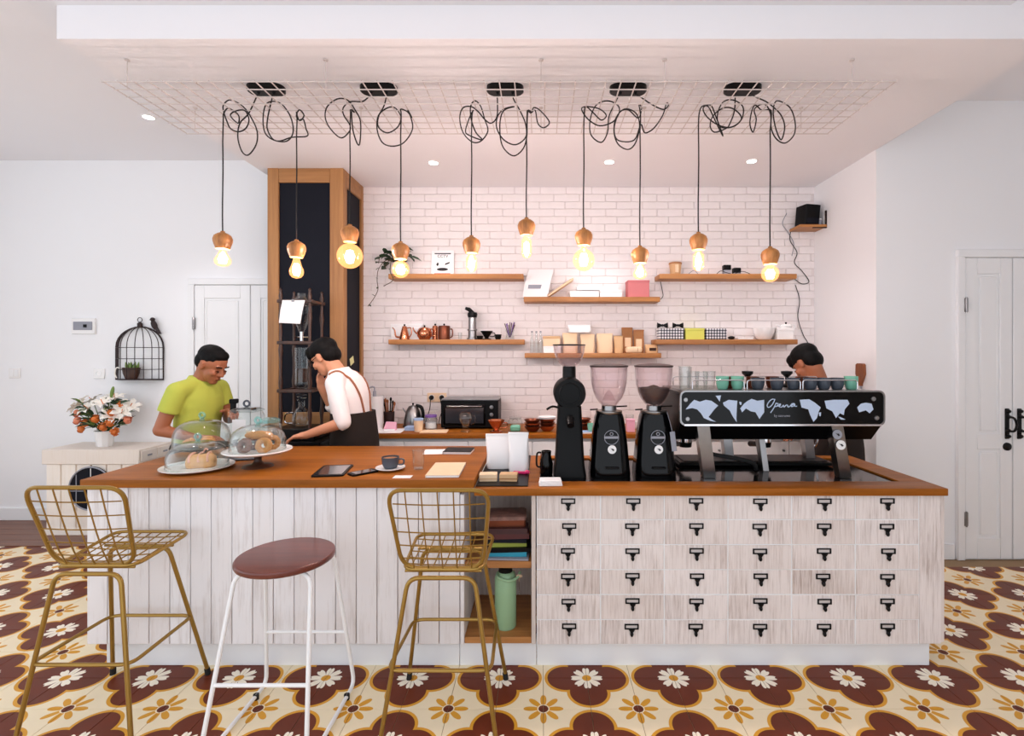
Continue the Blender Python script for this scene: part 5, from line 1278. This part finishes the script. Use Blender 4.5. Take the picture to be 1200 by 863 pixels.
# ================================================================ BACK COUNTER THINGS
def bkp(px, Y): return Vector((XX(px, Y), Y, ZK))
t = thing('pump_jug', 'tall white jug with a pump top on the back worktop', 'jug', bkp(441, 4.15)); M().lathe([(0, 0), (.052, 0), (.055, .01), (.058, .24), (.062, .27), (.058, .27), (.05, .012), (0, .01)], 24).obj('body', m_white, t); M().cyl((-.015, 0, .25), (-.015, 0, .31), .016, .012, 12).cyl((-.015, 0, .31), (-.015, 0, .34), .006, None, 8).tube(spl([(-.015, 0, .34), (-.035, 0, .345), (-.055, 0, .335)], 4), .007, 8).obj('pump', m_printgrey, t)
t = thing('utensil_cup', 'dark mesh cup of spoons on the back worktop', 'utensil cup', bkp(456, 4.25)); M().lathe([(0, 0), (.04, 0), (.045, .13), (.042, .13), (.037, .008), (0, .006)], 20).obj('cup_wall', m_darkbrown, t)
for k in range(6):
    a = k * 1.05; M().tube([(.01 * math.cos(a), .01 * math.sin(a), .02), (.045 * math.cos(a), .035 * math.sin(a), .19 + .008 * k)], [.004, .007], 6).sph((.045 * math.cos(a), .035 * math.sin(a), .195 + .008 * k), (.010, .005, .018)).obj('spoon', m_black if k % 2 else m_paddle, t)
t = thing('pink_note_block', 'pale pink note block on white paper by the utensil cup', 'note block', bkp(457.5, 4.05) + Vector((0, 0, .004)), .1); M().loft([[(-.05, -.03, 0), (.045, -.03, 0), (.045, .03, 0), (-.05, .03, 0)], [(-.035, .0, .065), (.045, .0, .06), (.045, .03, .06), (-.035, .03, .065)]]).obj('block', m_pinkl, t); M().b2((-.045, -.034, .0), (.04, -.031, .012)).obj('base_strip', m_paper, t)
sheet('paper_sheet', 'white papers under the pink note block', 'paper', bkp(453, 4.02), .27, .22, .004, .05, m_paper)
t = kettle('steel electric kettle with a black handle on the back worktop', 484, 4.25, ZK, [(0, 0), (.075, 0), (.078, .012), (.074, .06), (.06, .13), (.035, .175), (0, .185)], [(-.055, 0, .12), (-.075, 0, .14), (-.085, 0, .16)], None, m_steel, 'kettle', 'electric_kettle'); M().tube(spl([(.025, 0, .18), (.07, 0, .165), (.085, 0, .10), (.075, 0, .05)], 6), .014, 10).obj('grip', m_black, t); M().lathe([(0, 0), (.082, 0), (.082, .016), (0, .018)], 24).obj('power_base', m_black, t)
carton('blue_box', 'flat pale blue box before the electric kettle', 474, 486, ZK, .03, .10, m_bluecard, .01, 4.08)
t = thing('kraft_jar', 'kraft paper jar with a blue lid on the back worktop', 'jar', bkp(490.5, 4.0)); M().lathe([(0, 0), (.032, 0), (.038, .09), (0, .09)], 20).obj('jar_body', m_kraftl, t); M().lathe([(0, .09), (.039, .09), (.039, .104), (0, .106)], 20).obj('lid', m_bluecard, t)
t = thing('glass_jar', 'glass jar with a purple lid near the wall socket', 'jar', bkp(505, 4.12)); M().lathe([(0, .003), (.05, 0), (.054, .01), (.054, .085), (.045, .1), (.042, .1), (.05, .08), (.05, .012), (0, .01)], 24).obj('body', m_glass, t); M().lathe([(0, .1), (.048, .1), (.048, .118), (0, .12)], 24).obj('lid', m_purple, t); M().lathe([(0, .012), (.046, .012), (.044, .055), (0, .06)], 16).obj('sugar', m_paper, t)
sheet('paper_tray', 'flat pale tray before the toaster oven', 'tray', bkp(509, 3.98), .21, .14, .008, .06, m_kraftl, None)
t = thing('toaster_oven', 'black toaster oven against the brick wall', 'toaster oven', bkp(553, 4.26))
M().b2((-.235, -.14, .012), (.235, .16, .235), .006).obj('body', m_blackp, t); M().b2((-.235, -.135, .235), (.235, .16, .245), .003).obj('top_plate', m_steel, t)
dr = M().b2((-.215, -.152, .03), (.13, -.140, .205), .004).obj('oven_door', m_blackg, t); M().b2((-.195, -.1535, .05), (.115, -.1515, .175)).obj('window', m_screen, dr); M().tube(rbend([(-.18, -.152, .19), (-.18, -.172, .19), (.10, -.172, .19), (.10, -.152, .19)], .01), .005, 8).obj('handle', m_steel, dr)
for z_ in (.06, .12, .18): M().lathe([(0, 0), (.016, 0), (.014, .015), (0, .016)], 16, (.18, -.14, z_), (PI / 2, 0, 0)).obj('dial', m_steel, t)
for a in (-.2, .2):
    for b in (-.1, .12): M().cyl((a, b, 0), (a, b, .013), .012, None, 10).obj('foot', m_rubber, t)
t = thing('glass_decanter', 'clear glass decanter before the toaster oven', 'decanter', bkp(545.5, 3.98)); M().lathe([(0, .004), (.035, 0), (.04, .005), (.018, .03), (.03, .06), (.056, .11), (.05, .14), (.036, .155), (.034, .153), (.048, .138), (.053, .11), (.027, .062), (.013, .032), (0, .03)], 24).obj('glass', m_glass, t); M().lathe([(.0, .034), (.028, .062), (.035, .075), (0, .075)], 20).obj('water', m_glassg, t); M().tube(spl([(.05, 0, .13), (.075, 0, .12), (.07, 0, .07), (.035, 0, .06)], 5), .004, 8).obj('handle', m_glass, t)
dripper('copper cone dripper on the back worktop', bkp(581.5, 3.97), .068, .095, m_copper)
t = thing('glass_jar', 'clip-top glass jar with green filling beside the copper dripper', 'jar', bkp(604, 3.98)); M().loft([[(x, y, z) for x, y in rrect(w, w, .02, 4)] for w, z in ((.105, 0), (.11, .01), (.11, .09), (.085, .105))]).obj('body', m_glassg, t); M().loft([[(x, y, z) for x, y in rrect(w, w, .02, 4)] for w, z in ((.09, .105), (.095, .118), (.05, .125))]).obj('lid', m_glass, t); M().b2((-.04, -.04, .008), (.04, .04, .055), .01).obj('filling', m_mint, t); M().tube(spl([(-.02, -.055, .10), (0, -.065, .115), (.02, -.055, .10)], 4), .003, 6).obj('wire_clip', m_steel, t)
for k, (px, Y, n) in enumerate(((624, 3.99, 3), (641, 4.02, 3), (683, 4.05, 3))):
    for q in range(n):
        lb = ('lowest', 'middle', 'topmost')[q] + ' copper bowl in the stack ' + ('beside the clip-top jar', 'under the white filters', 'behind the black grinders')[k]
        lathe_thing('copper_bowl', lb, 'bowl', bkp(px, Y) + Vector((0, 0, .027 * q)), [('bowl_wall', [(0, 0), (.03, 0), (.045, .012), (.068, .044), (.065, .044), (.042, .016), (0, .006)], m_copper if (q + k) % 2 else m_copperd)], 'stacked copper bowls')
t = thing('filter_stack', 'stack of white paper filters on the copper bowls', 'filters', bkp(641, 4.02) + Vector((0, 0, .0985)))
for q in range(3): M().lathe([(0, .006 * q), (.06, .006 * q), (.072, .006 * q + .006), (.07, .006 * q + .0065), (.058, .006 * q + .002), (0, .006 * q + .002)], 20).obj('filter', m_paper, t)
sheet('blue_booklet', 'pale blue booklet behind the black grinders', 'booklet', bkp(690, 3.93), .13, .08, .012, .1, m_bluecard, True)
cup('coffee_cup', 'mint cup standing on the pale blue booklet', 'cup', bkp(693, 3.93) + Vector((0, 0, .0145)), .032, .06, m_mint)
carton('pink_carton', 'small pale pink carton behind the grinder with empty hopper', 735, 744, ZK, .10, .06, m_pinkl, .02, 4.0)
tumbler('clear glass behind the pale pink carton on the back worktop', bkp(738, 4.1), .034, .12)
for k, px in enumerate((748, 760, 775, 800, 830, 860)):
    cup('coffee_cup', 'white cup in the row behind the espresso machine', 'cup', bkp(px, 4.15), .04, .06, m_white, 'white cups on the back worktop')
# wall socket with plugs over the back worktop
pp = W(512, 466, YB - .032)
t = thing('wall_socket', 'double socket plate on the brick wall beside the toaster oven', 'socket', (pp.x, YB - .03, pp.z)); M().b2((-.085, -.01, -.04), (.085, .004, .04), .004).obj('plate', m_peach if False else m_kraftl, t)
for s_ in (-1, 1): M().lathe([(.02, 0), (.026, 0), (.026, .004), (.02, .004), (.02, 0)], 18, (s_ * .045, -.009, .0), (PI / 2, 0, 0)).obj('outlet_ring', m_white, t)
for s_, lb, end in ((-1, 'black plug and cord falling towards the jars', Vector((pp.x - .06, 4.30, ZK + .006))), (1, 'black plug and cord falling beside the toaster oven', Vector((pp.x + .04, 4.36, ZK + .006)))):
    c0 = Vector((pp.x + s_ * .045, YB - .045, pp.z)); t = thing('power_plug', lb, 'plug', c0); M().lathe([(0, 0), (.022, 0), (.02, .02), (.01, .034), (0, .034)], 16, (0, .004, 0), (PI / 2, 0, 0)).obj('plug_head', m_black, t); wobj(M().tube(spl([c0 + Vector((0, -.03, 0)), c0 + Vector((0, -.045, -.03)), c0 + Vector((.01 * s_, -.03, -.10)), end + Vector((0, 0, .03)), end], 6), .004, 6), 'cord', m_black, t)

# ================================================================ PEOPLE
class Flesh(M):
    def rc(s, p0, r0, p1, r1):
        p0, p1 = Vector(p0), Vector(p1)
        s.sph(p0, r0, None, 14, 10); s.sph(p1, r1, None, 14, 10); return s.tube([p0, p1], [r0, r1], 14)
    def fr(s, p0, r0, p1, r1): return s.tube([p0, p1], [r0, r1], 18)
    def grow(s, name, mat, parent, voxel, it=4):
        me = s.mesh(name, mat)
        tmp = bpy.data.objects.new('tmp', me); COL.objects.link(tmp)
        a = tmp.modifiers.new('r', 'REMESH'); a.mode = 'VOXEL'; a.voxel_size = voxel; a.use_smooth_shade = True
        b = tmp.modifiers.new('s', 'SMOOTH'); b.iterations = it; b.factor = .5
        dg = bpy.context.evaluated_depsgraph_get(); dg.update()
        out = bpy.data.meshes.new_from_object(tmp.evaluated_get(dg)); bpy.data.objects.remove(tmp)
        out.name = name; out.materials.clear(); out.materials.append(mat)
        out.polygons.foreach_set('use_smooth', [True] * len(out.polygons)); out.polygons.foreach_set('material_index', [0] * len(out.polygons)); out.update()
        return mk(name, out, parent, -parent.location)
def frame(fwd, up=Vector((0, 0, 1))):
    x = Vector(fwd).normalized(); y = up.cross(x).normalized(); z = x.cross(y)
    return Matrix((x, y, z)).transposed()
def add_head(m, c, R):
    g = lambda *a: c + R @ Vector(a)
    m.sph(g(-.010, 0, .032), (.095, .076, .088), R).sph(g(.030, 0, -.035), (.058, .058, .075), R).sph(g(.052, 0, -.090), (.030, .032, .024), R).sph(g(-.02, 0, -.03), (.07, .062, .07), R)
    m.rc(g(.085, 0, .008), .009, g(.102, 0, -.026), .0125).sph(g(.090, .012, -.030), .0085).sph(g(.090, -.012, -.030), .0085)
    m.sph(g(.072, 0, .024), (.018, .05, .010), R).sph(g(.078, 0, -.060), (.013, .026, .007), R).sph(g(.076, 0, -.070), (.013, .022, .008), R)
    m.sph(g(.06, .04, -.025), (.025, .022, .022), R).sph(g(.06, -.04, -.025), (.025, .022, .022), R)
    for s_ in (-1, 1): m.sph(g(-.008, s_ * .076, -.008), (.021, .010, .032), R).sph(g(-.004, s_ * .080, .012), (.014, .008, .012), R)
def add_hand(m, w, d, n, side, curl):
    x = Vector(d).normalized(); z = Vector(n); z = (z - x * z.dot(x)).normalized(); y = z.cross(x)
    g = lambda a, b, c_: w + x * a + y * b + z * c_
    R = Matrix((x, y, z)).transposed()
    m.sph(g(.045, 0, 0), (.052, .040, .017), R).rc(g(0, 0, 0), .024, g(.03, 0, 0), .024)
    for i, L in enumerate((.068, .080, .076, .058)):
        b = g(.080 - .004 * abs(i - 1), side * (.031 - .0205 * i), 0)
        a1 = curl * (.9 + .1 * i); d1 = x * math.cos(a1) - z * math.sin(a1); d2 = x * math.cos(a1 * 2.1) - z * math.sin(a1 * 2.1)
        k1 = b + d1 * L * .55; m.rc(b, .0095, k1, .0088).rc(k1, .0088, k1 + d2 * L * .5, .0075)
    t0 = g(.022, side * .034, -.004); t1 = g(.055, side * .062, -.012); t2 = g(.082, side * .066, -.018)
    m.rc(t0, .013, t1, .0105).rc(t1, .0105, t2, .0085)
def face_bits(t, c, R, hairset, glasses=False):
    g = lambda *a: c + R @ Vector(a)
    h = Flesh()
    for cc, rr in hairset: h.sph(g(*cc), rr, R)
    h.grow('hair', m_hair, t, .006, 2)
    for s_ in (-1, 1):
        wobj(M().sph(g(.0835, s_ * .031, -.002), (.0065, .011, .004), R), 'eye', m_copperd, t); wobj(M().sph(g(.0895, s_ * .031, -.003), (.0035, .006, .004), R), 'pupil', m_black, t)
        wobj(M().tube([g(.088, s_ * .014, .026), g(.090, s_ * .032, .031), g(.078, s_ * .052, .026)], .0042, 6), 'eyebrow', m_hair, t)
    wobj(M().tube([g(.0885, -.022, -.066), g(.0925, 0, -.065), g(.0885, .022, -.066)], .003, 6), 'mouth', m_copperd, t)
    if glasses:
        q = M()
        for s_ in (-1, 1):
            q.torus(g(.102, s_ * .033, -.002), .024, .0025, R @ Matrix.Rotation(PI / 2, 3, 'Y'), 20, 6)
            q.tube([g(.100, s_ * .057, .002), g(.05, s_ * .079, .004), g(-.005, s_ * .083, .008)], .0024, 6)
        wobj(q.tube([g(.103, -.01, .004), g(.107, 0, .006), g(.103, .01, .004)], .0024, 6), 'glasses', m_black, t)
def person(label, hip, chest, neck, headc, headR, sh, el, wr, handd, handn, handside, curl, shirt, trousers, skin, hairset, sleeve, hem, facing, glasses=False, apron=None):
    V = Vector; hip, chest, neck, headc = V(hip), V(chest), V(neck), V(headc)
    t = thing('person', label, 'person', (hip.x, hip.y, 0))
    f = V((facing[0], facing[1], 0)).normalized(); lat = V((-f.y, f.x, 0))
    RB = frame(f); up = (neck - hip).normalized(); RT = frame(f - up * f.dot(up), up)
    feet = [hip + lat * .11 * s_ - f * .02 for s_ in (1, -1)]
    b = Flesh()
    add_head(b, headc, headR)
    b.rc(neck - up * .05, .062, headc + headR @ V((-.025, 0, -.06)), .054)
    b.sph(chest, (.095, .145, .18), RT).sph(hip.lerp(chest, .45), (.09, .13, .17), RT).sph(hip, (.10, .145, .12), RB)
    for k in range(2):
        s_ = V(sh[k]); e = V(el[k]); w = V(wr[k])
        b.rc(neck - up * .055, .042, s_, .045).rc(s_, .05, e, .038).rc(e, .040, w, .026)
        add_hand(b, w, handd[k], handn[k], handside[k], curl[k])
        hp = hip + lat * .09 * (1, -1)[k]; kn = V((feet[k].x, feet[k].y, .48)) + f * .03; an = V((feet[k].x, feet[k].y, .08))
        b.rc(hp, .075, kn, .05).rc(kn, .05, an, .036).rc(an, .036, V((an.x, an.y, .04)) + f * .12, .03)
    b.grow('body', skin, t, .0062, 3)
    face_bits(t, headc, headR, hairset, glasses)
    c = Flesh()
    c.sph(chest + up * .01, (.118, .172, .195), RT).sph(hip.lerp(chest, .45), (.115, .158, .19), RT)
    hemp = hip + up * hem
    secs = []
    for q, sc in ((0, 1.0), (.5, .96), (1, 1.0)):
        o = hemp.lerp(chest, q); secs.append([o + RT @ V((.118 * sc * math.cos(a), .165 * sc * math.sin(a), 0)) for a in [2 * PI * i / 28 for i in range(28)]])
    c.loft(secs)
    c.fr(neck - up * .06, .10, neck + up * .012, .068)
    for k in range(2):
        s_ = V(sh[k]); e = V(el[k]); c.rc(neck - up * .045, .060, s_, .060)
        end = s_.lerp(e, sleeve); c.fr(s_, .060, end, .060 if sleeve < .7 else .052)
        if sleeve > .9:
            w = V(wr[k]); e2 = e.lerp(w, .10); c.rc(s_, .058, e, .05).fr(e, .051, e2, .052)
    so = c.grow('shirt', shirt, t, .008, 4)
    tr = Flesh(); tr.sph(hip, (.118, .162, .13), RB)
    for k in range(2):
        hp = hip + lat * .09 * (1, -1)[k]; kn = V((feet[k].x, feet[k].y, .48)) + f * .03
        tr.rc(hp, .09, kn, .066).fr(kn, .066, V((feet[k].x, feet[k].y, .07)), .056)
    tr.grow('trousers', trousers, t, .010, 4)
    for k in range(2):
        wobj(M().loft([[V((feet[k].x, feet[k].y, z)) + f * (.05 + x) + lat * y for x, y in rrect(w_, d_, .035, 5)] for w_, d_, z in ((.27, .09, .0), (.275, .095, .02), (.25, .09, .05), (.14, .08, .085))]), 'shoe', m_shoe, t, 60)
    if apron:
        a_ = Flesh(); secs = []
        for z, sc in ((.50, 1.22), (.75, 1.15), (hip.z, 1.12), (hip.z + .11, 1.03)):
            o = V((hip.x, hip.y, z)) + (chest - hip) * max(0, (z - hip.z)) / .35
            secs.append([o + RB @ V((.128 * sc * math.cos(a), .178 * sc * math.sin(a), 0)) for a in [2 * PI * i / 28 for i in range(28)]])
        wobj(M().loft(secs), 'apron', apron, t, 60)
    return t, so
V3 = Vector
SHORT = [((-.022, 0, .055), (.098, .082, .074)), ((-.055, 0, .01), (.058, .078, .07)), ((.02, 0, .085), (.055, .062, .036))]
FULL = [((-.018, 0, .058), (.106, .088, .082)), ((-.055, 0, .0), (.062, .082, .075)), ((.05, 0, .082), (.058, .07, .042)), ((.075, .01, .055), (.03, .05, .028))]
a1 = math.radians(-6)
f1 = V3((math.cos(a1), math.sin(a1), 0)); h1 = V3((math.cos(-.2), math.sin(-.2), 0)) * math.cos(.5) + V3((0, 0, -math.sin(.5)))
person('man in a lime green t-shirt looking down behind the cake domes', (-2.33, 3.40, .86), (-2.30, 3.39, 1.14), (-2.285, 3.38, 1.33), (-2.185, 3.345, 1.415), frame(h1),
       [(-2.275, 3.565, 1.25), (-2.315, 3.20, 1.25)], [(-2.23, 3.60, 1.03), (-2.395, 3.165, 1.01)], [(-2.15, 3.46, 1.09), (-2.205, 3.235, .945)],
       [(.5, -.4, .1), (.9, .25, 0)], [(.1, .3, 1), (0, -.2, 1)], [-1, 1], [.6, .35], m_shirtg, m_jeans, m_skin1, SHORT, .55, -.06, f1)
t = thing('handheld_scanner', 'small black device held by the man in green', 'device', (-2.075, 3.395, 1.085), .4)
M().loft([[(x, y, z) for x, y in rrect(.035, .03, .008, 3)] for z in (0, .07)]).obj('grip', m_black, t); M().b2((-.022, -.02, .07), (.03, .02, .10), .005).obj('head', m_blackp, t)
f2 = V3((-.97, .24, 0)); h2 = f2 * math.cos(.55) + V3((0, 0, -math.sin(.55)))
P2, sh2 = person('man in a white shirt and dark apron bending over the drip tower', (-1.30, 3.52, .88), (-1.335, 3.51, 1.185), (-1.405, 3.505, 1.375), (-1.515, 3.53, 1.462), frame(h2),
       [(-1.365, 3.325, 1.295), (-1.40, 3.69, 1.30)], [(-1.285, 3.27, 1.045), (-1.54, 3.72, 1.10)], [(-1.515, 3.25, .965), (-1.585, 3.62, 1.255)],
       [(-1, 0, -.15), (0, -.1, 1)], [(.1, 0, 1), (-1, .2, 0)], [-1, 1], [.35, .4], m_shirtw, m_jeans, m_skin2, FULL, .98, .02, f2, True, m_apron)
for pts in ([(-1.43, 3.36, 1.36), (-1.385, 3.38, 1.42), (-1.32, 3.40, 1.38), (-1.26, 3.42, 1.28), (-1.22, 3.45, 1.15), (-1.19, 3.47, 1.02), (-1.17, 3.48, .92)], [(-1.45, 3.62, 1.37), (-1.39, 3.62, 1.42), (-1.31, 3.60, 1.36), (-1.24, 3.58, 1.24), (-1.20, 3.56, 1.10), (-1.17, 3.55, .92)]):
    path = []
    for q in spl(pts, 4):
        ok, loc, nr, _ = sh2.data.name and sh2.closest_point_on_mesh(q) if False else sh2.closest_point_on_mesh(q)
        path.append(loc + nr * .003)
    wobj(M().tube(path, .008, 6), 'suspender_strap', m_strap, P2)
f3 = V3((-.45, .89, 0)); h3 = f3 * math.cos(.7) + V3((0, 0, -math.sin(.7)))
person('dark-haired person bending down behind the espresso machine', (2.06, 3.50, .84), (2.03, 3.50, 1.06), (1.965, 3.52, 1.25), (1.873, 3.55, 1.42), frame(h3),
       [(1.95, 3.33, 1.16), (2.03, 3.69, 1.16)], [(1.93, 3.28, .96), (1.98, 3.75, .95)], [(1.74, 3.29, .98), (1.78, 3.72, .96)],
       [(-1, .1, -.1), (-1, -.1, -.1)], [(0, 0, 1), (0, 0, 1)], [-1, 1], [.4, .4], m_shirtw, m_jeans, m_skin1, FULL, .6, 0, f3, False, m_apron)
